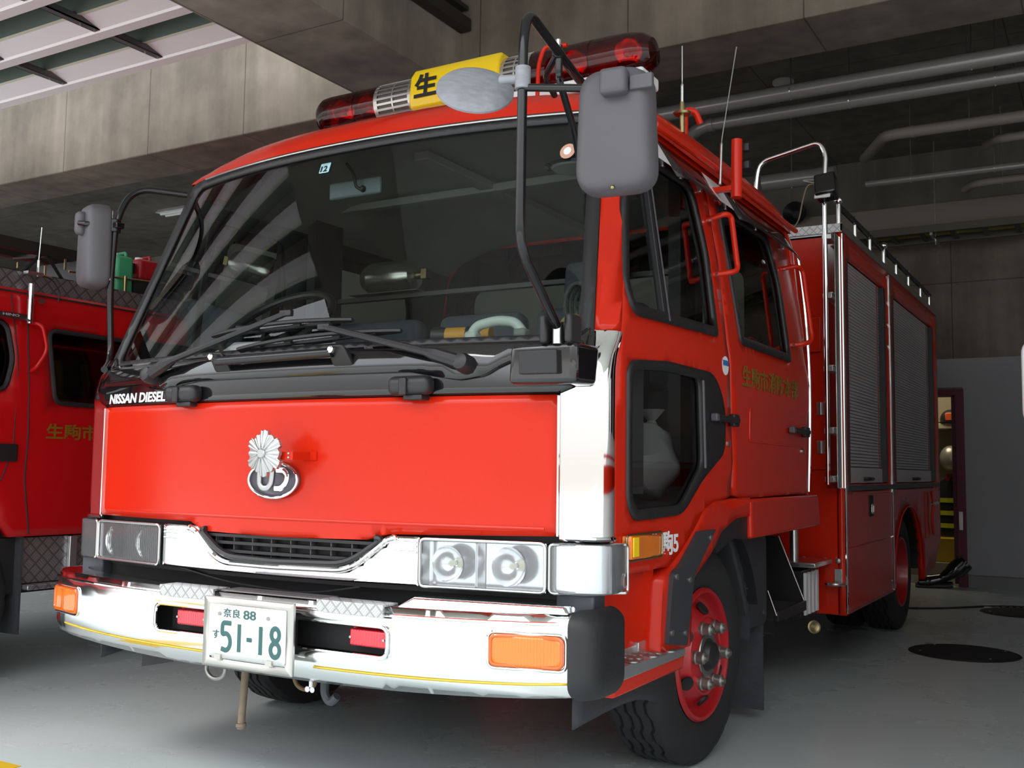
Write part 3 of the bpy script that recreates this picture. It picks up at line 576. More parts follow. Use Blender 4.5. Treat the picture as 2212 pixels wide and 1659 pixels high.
# --- sides: doors
def door_parts(s):
    f = SF(s); o_ = (s, 0, 0)
    dz = [.768, .95, 1.2, 1.45, 1.6, 1.8, 2.0, 2.2, 2.235]
    d1 = [(ygap(z), z) for z in dz]; d1[-1] = (ygap(2.235)+.03, 2.25)
    d1 += [(1.20, 2.25), (1.235, 1.9), (1.20, 1.57), (1.215, 1.29), (1.235, 1.12), (1.20, .985), (1.03, .966), (.93, .95), (.815, .88), (.70, .815), (.576, .770)]
    win1 = rp([(.272, 1.60, .06), (.30, 1.70, 0), (.40, 1.93, 0), (.50, 2.165, .05), (1.06, 2.165, .06), (1.115, 1.88, 0), (1.09, 1.588, .02), (.33, 1.56, .05)], .03)
    win1 = rp([(.300, 1.565, .07), (.268, 1.66, .02), (.345, 1.93, .05), (.47, 2.165, .05), (1.04, 2.165, .09), (1.112, 1.90, .05), (1.092, 1.59, .015)], .03)
    q1 = rp([(.25, .985, .05), (.25, 1.40, .05), (.56, 1.425, .02), (1.02, 1.425, .08), (1.125, 1.32, .06), (1.125, 1.16, .05), (.885, 1.06, .05), (.69, .945, .06), (.29, .937, .05)], .04)
    D = panel('front_door', d1, [win1, q1], f, 'red_dull', T, th=.03, out=o_)
    def grow(r, k):
        cx = sum(p[0] for p in r)/len(r); cy = sum(p[1] for p in r)/len(r); out = []
        for i in range(len(r)):
            a = Vector(r[i-1]); b = Vector(r[(i+1) % len(r)]); d = b-a; nrm = Vector((d.y, -d.x)).normalized()
            if nrm.dot(Vector((r[i][0]-cx, r[i][1]-cy))) < 0: nrm = -nrm
            out.append((r[i][0]+nrm.x*k, r[i][1]+nrm.y*k))
        return out
    panel('window_rubber', grow(win1, .008), [grow(win1, -.028)], lambda u, v, o: f(u, v, o+.006), 'blackp', D, th=.016, out=o_)
    panel('window_glass', grow(win1, -.02), [], lambda u, v, o: f(u, v, o-.012), 'sglass', D, th=0, out=o_)
    obj('window_divider', MB().hexa([f(.565, 2.15, .004), f(.592, 2.15, .004), f(.592, 2.15, -.02), f(.565, 2.15, -.02)], [f(.565, 1.575, .004), f(.60, 1.575, .004), f(.60, 1.575, -.02), f(.565, 1.575, -.02)]), 'blackp', D, bevel=.003)
    obj('divider_trim', MB().tube([f(.59, 2.15, .008), f(.597, 1.575, .008)], .003, seg=6), 'greyp', D)
    panel('quarter_frame', grow(q1, .012), [grow(rp([(.27, 1.0), (.27, 1.385), (.56, 1.405), (.86, 1.405), (.885, 1.10), (.69, .965), (.31, .957)], .04), .0)], lambda u, v, o: f(u, v, o+.006), 'blackp', D, th=.016, out=o_)
    panel('quarter_glass', rp([(.262, .99), (.262, 1.395), (.56, 1.415), (.87, 1.415), (.892, 1.09), (.695, .955), (.30, .947)], .04), [], lambda u, v, o: f(u, v, o-.010), 'sglass', D, th=0, out=o_)
    obj('quarter_slider_edge', MB().tube([f(.885, 1.40, .008), f(.905, 1.09, .008)], .006, seg=8), 'greyp', D)
    hd = obj('door_handle', MB().bx(s*1.125, s*1.15, .99, 1.245, 1.262, 1.285).bx(s*1.12, s*1.145, 1.19, 1.25, 1.25, 1.297), 'blackp', D, bevel=.006)
    obj('handle_end', MB().bx(s*1.126, s*1.153, .965, .995, 1.26, 1.288), 'greyp', hd, bevel=.005)
    obj('lock', MB().cyl((s*1.118, 1.18, 1.185), (s*1.126, 1.18, 1.185), .013), 'steel', D)
    # rear door
    d2 = [(1.345, .975), (1.245, .99), (1.250, 1.12), (1.232, 1.29), (1.215, 1.57), (1.25, 1.9), (1.215, 2.25), (2.42, 2.25), (2.45, 1.9), (2.42, 1.6), (2.39, 1.35), (2.375, 1.1), (2.36, .985)]
    win2 = rp([(1.385, 1.592, .03), (1.36, 1.9, .02), (1.33, 2.165, .05), (2.02, 2.165, .08), (2.12, 1.95, .05), (2.105, 1.592, .015)], .03)
    E_ = panel('rear_door', d2, [win2], f, 'red_dull', T, th=.03, out=o_)
    panel('window_rubber', grow(win2, .008), [grow(win2, -.028)], lambda u, v, o: f(u, v, o+.006), 'blackp', E_, th=.016, out=o_)
    panel('window_glass', grow(win2, -.02), [], lambda u, v, o: f(u, v, o-.012), 'sglass', E_, th=0, out=o_)
    em = rp([(1.46, 1.20), (1.44, 1.345), (2.22, 1.345), (2.26, 1.20)], .03)
    obj('pressed_crease', MB().tube([f(a, b, .001) for a, b in rp([(1.45, 1.34), (1.44, 1.20), (2.28, 1.20)], .03)][0:14], .004, .01, 6), 'red_dull', E_)
    hd = obj('door_handle', MB().bx(s*1.125, s*1.15, 2.03, 2.30, 1.258, 1.281).bx(s*1.12, s*1.145, 2.24, 2.31, 1.245, 1.293), 'blackp', E_, bevel=.006)
    obj('handle_end', MB().bx(s*1.126, s*1.153, 2.0, 2.035, 1.256, 1.284), 'greyp', hd, bevel=.005)
    obj('lock', MB().cyl((s*1.118, 2.25, 1.18), (s*1.126, 2.25, 1.18), .013), 'steel', E_)
    obj('rear_edge_trim', MB().tube([(s*1.118, 2.365, .99), (s*1.122, 2.38, 1.2), (s*1.12, 2.40, 1.42), (s*1.11, 2.43, 1.62), (s*1.085, 2.46, 1.9), (s*1.06, 2.44, 2.14)], .010, .2, 8), 'chrome', E_)
    if s > 0:
        text('lettering', '生駒市消防本部', (1.35, 2.18, 1.415, 1.502), f, 'gold', E_, bold=.018, out=o_)
        text('lettering', '生駒5', (.415, .655, .806, .884), f, 'whiteink', D, bold=.02, out=o_)
        st = obj('round_sticker', MB().lathe([(.036, 0), (.036, .002)], (s*1.119, 1.154, 1.478), (1, 0, 0)), 'whiteink', D); obj('sticker_band', MB().bx(s*1.120, s*1.1225, 1.122, 1.186, 1.478, 1.498), mat('sticker_blue', (.05, .16, .45), .4), st)
    LF = lambda u, v, o=0: (s*(xs(v)-.034+o), u, v)
    gi = [(1.25, .98), (1.25, 2.22), (.50, 2.22), (.34, 1.80), (.26, 1.5), (.20, 1.3), (.20, .95), (.60, .93)]
    panel('door_lining', gi, [grow(win1, -.018), rp([(.262, .99), (.262, 1.395), (.56, 1.415), (.87, 1.415), (.892, 1.09), (.695, .965), (.30, .96)], .03)], LF, 'interior_d', D, th=.01, out=(-s, 0, 0), step=.12)
    panel('door_lining', [(1.29, .98), (2.38, .98), (2.40, 1.6), (2.40, 2.22), (1.29, 2.22)], [grow(win2, -.018)], LF, 'interior_d', E_, th=.01, out=(-s, 0, 0), step=.12)
    # grab handles and visors
    def grab(pts, nm='grab_handle'):
        g = obj(nm, MB().tube(pts, .011, .05, 12), 'red_dull', T)
        for p in (pts[0], pts[-1]): obj('bolt', MB().cyl((p[0]-s*.01, p[1], p[2]+.0), (p[0]+s*.022, p[1], p[2]), .009, seg=8), 'steel', g)
        return g
    grab([f(1.17, 2.05, .0), f(1.10, 2.06, .08), f(1.255, 2.07, .09), f(1.20, 1.84, .09), f(1.05, 1.83, .07), f(1.15, 1.83, .0)][0:1]+[f(1.18, 2.07, .075), f(1.215, 2.065, .085), f(1.20, 1.85, .085), f(1.165, 1.835, .07), f(1.15, 1.83, .0)])
    grab([f(2.20, 2.04, .0), f(2.21, 2.05, .07), f(2.26, 2.04, .085), f(2.235, 1.70, .085), f(2.18, 1.675, .07), f(2.16, 1.67, .0)])
    for (ya, yb_) in ((.68, 1.13), (1.36, 2.28)):
        def vis(y, t, o=0):
            e = 1-.35*max(0, (abs((y-(ya+yb_)/2)/((yb_-ya)/2))-.8))*3
            return (s*(xs(2.24)+.012+.105*t*e), y, 2.235-.145*t)
        vz = obj('rain_visor', MB().grid(lambda y, t: vis(y, t), lin(ya, yb_, 14), lin(0, 1, 5)), 'visor', T)
        md = vz.modifiers.new('t', 'SOLIDIFY'); md.thickness = .003
        # turned-in front end showing white
        obj('visor_front_end', MB().add([vis(ya, 0), vis(ya, .75), (s*(xs(2.1)+.055), ya-.22, 2.125), (s*(xs(2.2)+.01), ya-.22, 2.235)], [(0, 1, 2, 3)]), 'visor_w', vz)
        for y in (ya+.05, (ya+yb_)/2, yb_-.02): obj('visor_clip', MB().box((s*(xs(2.2)+.012), y, 2.17), (.02, .02, .05)), 'steel', vz, bevel=.003)
    # side cheek and top rail closing the cab between doors and roof
    obj('side_rail', MB().grid(lambda y, z: (s*(xs(z)-.006), y, z), lin(.46, 2.44, 12), [2.235, 2.275, 2.29]), 'red_dull', T)
door_parts(1); door_parts(-1)
# B pillars (dark, inside), rear wall of the cab, cab floor
obj('inner_pillar', MB().bx(.90, .95, 1.13, 1.33, .98, 2.28), 'interior_d', T); obj('inner_pillar', MB().bx(-.95, -.90, 1.13, 1.33, .98, 2.28), 'interior_d', T)
rw_out = rp([(-1.10, .90), (-1.10, 1.5), (-1.03, 2.26), (-.85, 2.45), (.85, 2.45), (1.03, 2.26), (1.10, 1.5), (1.10, .90)], .10)
rw_hole = rect(-.80, .80, 1.55, 2.1, .08)
panel('cab_rear_wall', rw_out, [rw_hole], lambda u, v, o: (u, 2.44, v), 'red_dull', T, th=.04, out=(0, 1, 0), step=.12)
panel('cab_rear_window', rect(-.80, .80, 1.55, 2.1, .08), [], lambda u, v, o: (u, 2.42, v), 'sglass', T, th=0, out=(0, 1, 0), step=.2)
panel('rear_wall_lining', rp([(-1.05, .97), (-1.05, 1.5), (-.98, 2.2), (-.80, 2.34), (.80, 2.34), (.98, 2.2), (1.05, 1.5), (1.05, .97)], .10), [], lambda u, v, o: (u, 2.40, v), 'interior', T, th=.01, out=(0, -1, 0), step=.2)
obj('cab_floor', MB().bx(-1.08, 1.08, .14, 2.42, .92, .97), 'interior_d', T)
obj('cab_underside', MB().bx(-1.0, -.75, .10, 2.42, .70, .92).bx(-.75, .75, .12, 2.42, .62, .92).bx(.75, 1.0, .10, .62, .66, .92).bx(.75, 1.0, 1.75, 2.42, .80, .92), 'dark', T)
# --- interior: dashboard, wheel, seats
db = MB().grid(lambda x, t: (x, (.10, .16, .42, .50, .50)[t]+.10*(abs(x)/1.0)**2, (1.44, 1.475, 1.50, 1.46, 1.0)[t]), lin(-1.02, 1.02, 21), [0, 1, 2, 3, 4])
da = obj('dashboard', db, 'dash', T, ang=50)
obj('instrument_hood', MB().grid(lambda x, a: (x, .46-.14*cos(a), 1.49+.085*sin(a)*(1-((x+.55)/.27)**4)), lin(-.81, -.29, 14), lin(0, pi, 9)), 'interior', da)
cl_ = MB(); wc = Vector((-.50, .46, 1.645)); wn = Vector((0, -.62, .78)).normalized(); wu = Vector((1, 0, 0)); wv = wn.cross(wu)
cl_.tube([wc+(wu*cos(a)+wv*sin(a))*.235 for a in lin(0, 2*pi, 37)[:-1]], .017, .02, 10, closed=True)
sw = obj('steering_wheel', cl_, 'blackp', T)
obj('spoke', MB().tube([wc+wu*.22, wc-wn*.03, wc-wu*.22], .012, .05).tube([wc-wn*.03, wc-wv*.21], .012), 'blackp', sw)
obj('steering_column', MB().cyl(wc-wn*.03, wc-wn*.45, .035), 'interior_d', sw)
for x, w in ((-.55, .5), (.55, .5), (.02, .42)):
    se = obj('seat', MB().bx(x-w/2, x+w/2, .62, 1.12, 1.02, 1.20), 'seat', T, bevel=.05, seg=4)
    obj('seat_back', MB().box((x, 1.16, 1.46), (w, .12, .58), Matrix.Rotation(-.12, 3, 'X')), 'seat', se, bevel=.045, seg=4)
    if x > .3: obj('headrest', MB().box((x, 1.20, 1.86), (.26, .09, .16), Matrix.Rotation(-.12, 3, 'X')), 'seat', se, bevel=.035, seg=4)
rs = obj('rear_bench', MB().bx(-.95, .95, 1.85, 2.34, 1.02, 1.22), 'seat', T, bevel=.05, seg=4)
obj('bench_back', MB().bx(-.95, .95, 2.26, 2.38, 1.22, 1.62), 'seat', rs, bevel=.04, seg=4)
obj('cylinder_rack', MB().bx(-.95, .95, 1.30, 1.34, 1.88, 1.90).bx(-.95, .95, 1.30, 1.34, 1.40, 1.43).bx(-.96, -.93, 1.29, 1.35, 1.0, 2.0).bx(.93, .96, 1.29, 1.35, 1.0, 2.0).bx(-.78, -.38, 1.24, 1.40, 1.90, 1.905), 'greyp', T)
# rear-view mirror, stickers, dome lamp
rm = obj('rear_view_mirror', MB().box((-.13, .475, 2.155), (.255, .02, .068)), mat('mirror_back_blue', (.17, .22, .25), .4), T, bevel=.009, seg=3)
obj('mirror_stem', MB().tube([(-.10, .38, 2.225), (-.105, .43, 2.20), (-.105, .445, 2.15), (-.085, .455, 2.14)], .006, .02, 8).sph((-.085, .462, 2.145), .013), 'blackp', rm)
dl = obj('dome_lamp', MB().lathe([(.10, 0), (.098, -.02), (.085, -.032)], (.56, .98, 2.30), (0, 0, 1), 28), 'white', T); obj('dome_rim', MB().lathe([(.098, .0), (.118, -.004), (.118, -.022), (.10, -.028)], (.56, .98, 2.30), (0, 0, 1), 28, cap=False), 'chrome', dl)
st = panel('inspection_sticker', rect(-.125, -.078, 2.155, 2.195, .004), [], lambda u, v, o: Fm(u, v, .002), mat('sticker_pale_blue', (.42, .70, .78), .5), T, th=.001, step=.05)
text('number', '12', (-.118, -.086, 2.158, 2.182), Fm, 'ink', st, bold=.03, off=.004, th=.0005)
s2 = obj('round_window_sticker', MB().lathe([(.028, 0), (.028, .001)], Fm(.86, 2.12, .002), (0, -1, .3)), mat('sticker_peach', (.62, .33, .24), .5), T); obj('sticker_centre', MB().lathe([(.014, 0), (.014, .002)], Vector(Fm(.86, 2.12, .003)), (0, -1, .3)), 'whiteink', s2)
# --- emblem and badge
eo = Vector((-.012, -.045, 1.032))
em = obj('oval_emblem', MB().lathe([(1, 0), (1, .006), (.97, .012)], (0, 0, 0), (0, -1, 0), 48), 'ud_dark', None); 
me = em.data
for v in me.vertices: v.co = Vector((v.co.x*.108, v.co.y, v.co.z*.060))+eo-Vector(T.location)
em.parent = T
obj('emblem_ring', MB().tube([eo+Vector((.106*cos(a), -.014, .058*sin(a))) for a in lin(0, 2*pi, 49)[:-1]], .0052, .01, 10, closed=True), 'chrome', em)
def EM(u, v, o): return (eo.x+u, eo.y-.012-o, eo.z+v)
def letter(path, m):
    mb = MB().tube([(eo.x+p[0], eo.y-.016, eo.z+p[1]) for p in path], .0095, .02, 10)
    mb.v = [(v[0], eo.y-.016+(v[1]-eo.y+.016)*.45, v[2]) for v in mb.v]; return obj('emblem_letter', mb, m, em)
letter([(-.058, .034), (-.058, -.012), (-.044, -.028), (-.020, -.028), (-.006, -.012), (-.001, .034)], 'badge')
letter([(.012, -.028), (.040, -.028), (.060, -.008), (.064, .018), (.050, .032), (.018, .032)], 'chrome')
bo = Vector((.033, -.15, 1.117)); N = 6
ring = []
for k in range(96):
    a = 2*pi*k/96; base = .066
    t = (k % 16)/16.0
    rad = .062+(.013 if (t < .19 or t > .81) else (.0045 if .36 < t < .64 else 0))-(.003 if k % 4 == 2 else 0)
    ring.append((rad*sin(a), rad*cos(a), a))
vs = [bo+Vector((0, -.012, 0))]; 
for q in (.18, .55, 1.0):
    for (u, w, a) in ring:
        rip = .0022*cos(24*a)*q
        vs.append(bo+Vector((u*q*.98, -.011+.010*q**2-rip*.6, w*q)))
vs += [bo+Vector((u*.98, .012, w)) for (u, w, a) in ring]; vs.append(bo+Vector((0, .012, 0)))
fs = [(0, 1+i, 1+(i+1) % 96) for i in range(96)]
for k in range(3): fs += [(1+k*96+i, 1+k*96+(i+1) % 96, 1+(k+1)*96+(i+1) % 96, 1+(k+1)*96+i) for i in range(96)]
fs += [(1+3*96+i, 1+4*96, 1+3*96+(i+1) % 96) for i in range(96)]
bd = obj('fire_service_badge', MB().add(vs, fs), 'badge', T, ang=25)
obj('badge_centre', MB().lathe([(.016, 0), (.016, .006), (.013, .009)], bo+Vector((0, -.008, 0)), (0, -1, 0), 24), 'badge', bd)
for k in range(12):
    a = 2*pi*(k+.5)/12; obj('badge_ray', MB().tube([bo+Vector((.018*sin(a), -.0125, .018*cos(a))), bo+Vector((.058*sin(a), -.004, .062*cos(a)))], .0018, seg=6), 'steel', bd)
br = obj('badge_bracket', MB().bx(.05, .135, -.128, -.124, 1.098, 1.123).bx(.130, .134, -.126, -.03, 1.098, 1.123).bx(.10, .16, -.046, -.038, 1.098, 1.125), 'red', T)
for z in (1.105, 1.118): obj('rivet', MB().sph((.118, -.129, z), .0045, 10, 6), 'badge', br)
# --- grille
def GF(u, v, o): return Fm(u, v, o+.022)
go = rp([(-.556, .720), (.556, .720), (.556, .868), (.45, .868), (.30, .762, .05), (-.24, .757, .05), (-.375, .868), (-.556, .868)], .004)
gh = None
gs = panel('grille_surround', go, [], GF, 'chrome', T, th=.014, step=.03)
rim = [GF(*p, .006) for p in rp([(-.42, .862), (-.375, .855), (-.25, .752, .06), (0, .750), (.31, .756, .06), (.45, .858), (.48, .864)], .03)]
obj('grille_rim', MB().tube(rim, .010, .005, 10), 'chrome', gs)
obj('grille_inner_lip', MB().tube([GF(*p, -.002) for p in rp([(-.36, .858), (-.235, .772, .06), (0, .766), (.295, .774, .06), (.43, .858)], .03)], .012, .005, 8), 'rubber', gs)
for s in (1, -1):
    for z in (.852, .840, .822): obj('surround_rib', MB().tube([GF(s*.47, z, .002), GF(s*.55, z, .002)], .0035, seg=8), 'chrome', gs)
gr = obj('grille_back', MB().bx(-.42, .47, .10, .12, .72, .88), 'dark', T)
for z, a, b in ((.842, -.35, .43), (.818, -.335, .40), (.790, -.28, .35)):
    obj('grille_bar', MB().hexa([GF(a, z-.006, -.01), GF(b, z-.006, -.01), (b, .05, z-.006), (a, .05, z-.006)], [GF(a, z+.004, -.01), GF(b, z+.004, -.01), (b, .05, z+.004), (a, .05, z+.004)]), 'blackp', gr)
for k in range(9):
    x = -.30+k*.085; obj('grille_fin', MB().box((x, -.005, .807), (.004, .03, .07)), 'greyp', gr)
for x in (-.10, .12, .28): obj('radiator_hose', MB().cyl((x, .08, .74), (x, .08, .86), .02), 'chassisgrey', gr)
# --- headlights
for s in (1, -1):
    hb = obj('headlight', MB().grid(lambda u, z: Fm(s*u, z, -.035), lin(.562, .962, 9), [.722, .866]), M['lens'], None)
    bpy.data.objects.remove(hb)
    fl = lambda u, v, o: Fm(u, v, o+.030)
    h = panel('headlight', [(s*a, b) for a, b in rect(.564, .966, .722, .866, .018)], [], fl, 'lens', T, th=.003, step=.03, out=(s*.2, -1, 0))
    obj('headlight_housing', MB().hexa([Fm(s*.566, .724, -.03), Fm(s*.964, .724, -.03), Fm(s*.964, .864, -.03), Fm(s*.566, .864, -.03)], [Fm(s*.566, .724, .026), Fm(s*.964, .724, .026), Fm(s*.964, .864, .026), Fm(s*.566, .864, .026)]).f and MB().add(*(lambda a: (a, [(0, 1, 2, 3), (0, 4, 5, 1), (1, 5, 6, 2), (2, 6, 7, 3), (3, 7, 4, 0)]))([Fm(s*.566, .724, -.02), Fm(s*.964, .724, -.02), Fm(s*.964, .864, -.02), Fm(s*.566, .864, -.02), Fm(s*.566, .724, .027), Fm(s*.964, .724, .027), Fm(s*.964, .864, .027), Fm(s*.566, .864, .027)])), 'reflector', h, recalc=False, smooth=False)
    for (u, r) in ((.655, .055), (.85, .058)):
        c = Vector(Fm(s*u, .793, -.014)); obj('reflector_bowl', MB().lathe([(.012, 0), (.03, .008), (.048, .022), (r, .040)], c, (0, -1, 0), 28, cap=False), 'reflector', h, recalc=False)
        obj('bulb', MB().lathe([(.008, 0), (.010, .02), (.004, .032)], c, (0, -1, 0), 12), 'bulb', h)
    obj('lens_divider', MB().bx(s*.748-.004, s*.748+.004, Fm(.748, .8, .024)[1], Fm(.748, .8, -.02)[1], .724, .864), 'reflector', h)
    obj('headlight_bezel', MB().tube([Fm(s*a, b, .033) for a, b in rect(.566, .964, .724, .864, .018)], .005, .004, 8, closed=True), 'steel', h)
    c2 = panel('corner_lamp', [(s*a, b) for a, b in rp([(.974, .722, .01), (1.10, .722, .045), (ugap(.8)+.035, .735, .03), (ugap(.8)+.04, .866, .012), (.974, .866, .012)], .012)], [], lambda u, v, o: Fm(u, v, o+.030), 'lens', T, th=.003, step=.02, out=(s*.6, -1, 0), ang=60)
    panel('corner_reflector', [(s*a, b) for a, b in rect(.976, ugap(.8)+.03, .726, .862, .01)], [], lambda u, v, o: Fm(u, v, o+.004), 'reflector', c2, th=0, step=.03, out=(s*.6, -1, 0))
    obj('corner_bezel', MB().tube([Fm(s*a, b, .032) for a, b in rect(.976, ugap(.8)+.036, .725, .863, .014)], .0045, .004, 8, closed=True), 'steel', c2)
    obj('lamp_bracket', MB().bx(s*.98, s*1.10, .06, .14, .66, .722), 'chassisgrey', T, bevel=.006)
# --- bumper
def by(x): x = abs(x); return -.155+.09*(x/1.07)**3 + max(0, x-.98)**2*2.6
def BF(u, z, o=0):
    """u runs along the bumper; past 1.05 it wraps round the corner"""
    s = 1 if u >= 0 else -1; a = abs(u); R_ = .10; x0 = 1.04
    if a <= x0: x = a; y = by(a); n = (0, -1)
    else:
        t = min((a-x0)/R_, pi/2); x = x0+R_*sin(t); y = by(x0)+R_*(1-cos(t))+max(0, (a-x0)-R_*pi/2); n = (sin(t), -cos(t))
    chin = .055*max(0, (.50-z)/.085)**2 if z < .50 else 0
    topc = .02*max(0, (z-.645)/.04)**2 if z > .645 else 0
    o -= chin+topc
    return (s*(x+n[0]*o), y+n[1]*o, z)
def zb(u): return .412+.045*(abs(u)/1.1)**2
def zt(u): return .668+.012*(abs(u)/1.1)**2
bo_ = [(u, zb(u)) for u in lin(-1.24, 1.10, 40)]+[(u, zt(u)) for u in lin(1.10, -1.24, 40)]
hole = rect(-.435, .535, .522, .612, .028)
bm = panel('bumper', bo_, [hole], BF, 'chrome_soft', T, th=.006, step=.035, ang=60)
obj('bumper_opening_rim', MB().tube([BF(a, b, .001) for a, b in hole], .006, .004, 8, closed=True), 'chrome', bm)
obj('bumper_top_shelf', MB().add([BF(u, zt(u), -.002) for u in lin(-1.24, 1.10, 40)]+[(BF(u, zt(u))[0]*.97, by(BF(u, zt(u))[0])+.085, zt(u)+.002) for u in lin(-1.24, 1.10, 40)], [(i, i+1, 41+i, 40+i) for i in range(39)]), 'chrome_soft', bm)
obj('bumper_groove', MB().tube([BF(u, .645+.012*(abs(u)/1.1)**2, .002) for u in lin(-1.1, 1.09, 50)], .004, .01, 6), 'chrome', bm)
for a, b, z in ((-1.0, -.12, .472), (.26, 1.09, .470)):
    panel('pinstripe', [(u, z-.003+.02*abs(u)**3) for u in lin(a, b, 24)]+[(u, z+.003+.02*abs(u)**3) for u in lin(b, a, 24)], [], BF, 'yline', bm, th=.001, off=.0016, step=.04)
obj('bumper_beam', MB().bx(-.98, .98, -.06, .02, .50, .64).bx(-.42, .52, -.09, -.06, .52, .61), 'dark', bm)
for x0, x1, z in ((-.40, -.15, .672), (.285, .535, .672)):
    sp = obj('bumper_step', MB().hexa([(x0, -.165, z), (x1, -.165, z), (x1, -.095, z), (x0, -.095, z)], [(x0, -.165, z+.006), (x1, -.165, z+.006), (x1, -.095, z+.006), (x0, -.095, z+.006)]), 'tread', bm, bevel=.001); obj('step_lip', MB().bx(x0, x1, -.169, -.162, z-.03, z+.006), 'tread4', sp)
obj('grip_mat', MB().bx(-.14, .28, -.145, -.06, .672, .676), M['tread2'], bm)
obj('bumper_ledge', MB().hexa([(.55, -.13, .670), (1.08, -.055, .680), (1.08, .02, .680), (.55, -.04, .670)], [(.60, -.11, .70), (1.06, -.04, .70), (1.06, .01, .70), (.60, -.05, .70)]), 'chrome_soft', bm, bevel=.006)
ec = panel('bumper_end_cap', rp([(1.080, .450), (1.31, .450), (1.31, .693), (1.080, .693)], .045, 8), [], lambda u, v, o: BF(u, max(v, .50), .016+o-.05*max(0, (.50-v)/.05)**2*.3)[:2]+(v,), 'rubber', bm, th=.055, step=.025, out=(1, -1, 0), ang=70)
bv = ec.modifiers.new('bevel', 'BEVEL'); bv.width = .02; bv.segments = 4; bv.limit_method = 'ANGLE'; bv.angle_limit = radians(50)
bpy.context.view_layer.update()
# amber indicators, red lamps in the opening
for s, a, b in ((1, .865, 1.068), (-1, .90, 1.10)):
    ind = panel('indicator_lamp', [(s*p, q) for p, q in rect(a, b, .535, .618, .018)], [], BF, 'amber', bm, th=.006, off=.008, step=.02, out=(0, -1, 0))
    obj('indicator_rim', MB().tube([BF(s*p, q, .006) for p, q in rect(a+.002, b-.002, .537, .616, .018)], .006, .004, 8, closed=True), 'amber_rim', ind)
    obj('indicator_recess', MB().tube([BF(s*p, q, .001) for p, q in rect(a-.008, b+.008, .527, .626, .022)], .005, .004, 8, closed=True), 'chrome', ind)
for x in (-.285, .452):
    l_ = obj('red_lamp', MB().box((x, -.118, .571), (.135, .03, .050)), 'redlens2', bm, bevel=.006, seg=3)
    obj('lamp_back', MB().box((x, -.09, .571), (.155, .03, .058)), 'redlens2', l_, bevel=.004)
    for d in (-.062, .062): obj('screw', MB().cyl((x+d, -.130, .571), (x+d, -.137, .571), .004, seg=8), 'badge', l_)
# licence plate
ang = 0
def PF(u, v, o): return (u, -.205-o, v)
pf = panel('plate_frame', rect(-.150, .225, .445, .662, .003), [rect(-.122, .197, .470, .636)], PF, 'plate_frame', T, th=.012, step=.1)
pl_ = panel('licence_plate', rect(-.122, .200, .478, .640, .008), [], PF, 'plate', T, th=.003, off=.003, step=.1)
text('characters', '奈良', (-.060, .012, .602, .630), PF, 'green_ink', pl_, bold=.005, off=.0045)
text('characters', '88', (.026, .078, .601, .629), PF, 'green_ink', pl_, bold=.01, off=.0045)
text('characters', 'す', (-.103, -.076, .533, .560), PF, 'green_ink', pl_, bold=.005, off=.0045)
def digit(d, x, z0, w, h):
    P_ = []
    t = .0075
    if d == '1': return MB().tube([(x, -.2095, z0+t), (x, -.2095, z0+h-t)], t, seg=10)
    if d == '5': pts = [(x+w*.42, z0+h-t), (x-w*.36, z0+h-t), (x-w*.38, z0+h*.56)]+[(x-w*.05+w*.42*sin(a), z0+h*.34-h*.26*cos(a)) for a in lin(pi*1.0, 0, 10)]+[(x-w*.42, z0+h*.12)]; return MB().tube([(p[0], -.2095, p[1]) for p in pts], t, .012, 10)
    if d == '8':
        m_ = MB(); m_.tube([(x+w*.38*cos(a), -.2095, z0+h*.27+h*.21*sin(a)) for a in lin(0, 2*pi, 25)[:-1]], t, .01, 10, closed=True); m_.tube([(x+w*.33*cos(a), -.2095, z0+h*.73+h*.19*sin(a)) for a in lin(0, 2*pi, 25)[:-1]], t, .01, 10, closed=True); return m_
def flat(mb, y0, k=.12): mb.v = [(v[0], y0+(v[1]-y0)*k, v[2]) for v in mb.v]; return mb
for d, x in (('5', -.045), ('1', .010), ('1', .100), ('8', .160)): obj('number', flat(digit(d, x, .492, .048, .100), -.2095), 'green_ink', pl_)
obj('dash', MB().bx(.043, .064, -.2115, -.2085, .534, .547), 'green_ink', pl_, bevel=.002)
for x in (-.075, .13): obj('plate_bolt', MB().cyl((x, -.208, .6115 + (0 if x < 0 else 0)), (x, -.213, .6115), .006, seg=12), 'nut', pl_)
for x in (-.075, .14): obj('plate_clip', MB().bx(x-.013, x+.013, -.216, -.206, .470, .486), 'plate_frame', pl_)
obj('plate_mount', MB().bx(-.10, .17, -.20, -.12, .50, .62), 'dark', T)
obj('drain_tap', MB().cyl((.203, -.09, .44), (.203, -.09, .395), .006).sph((.193, -.095, .388), .009, sc=(1, .5, 1)).sph((.213, -.095, .388), .009, sc=(1, .5, 1)), 'whiteink', T)
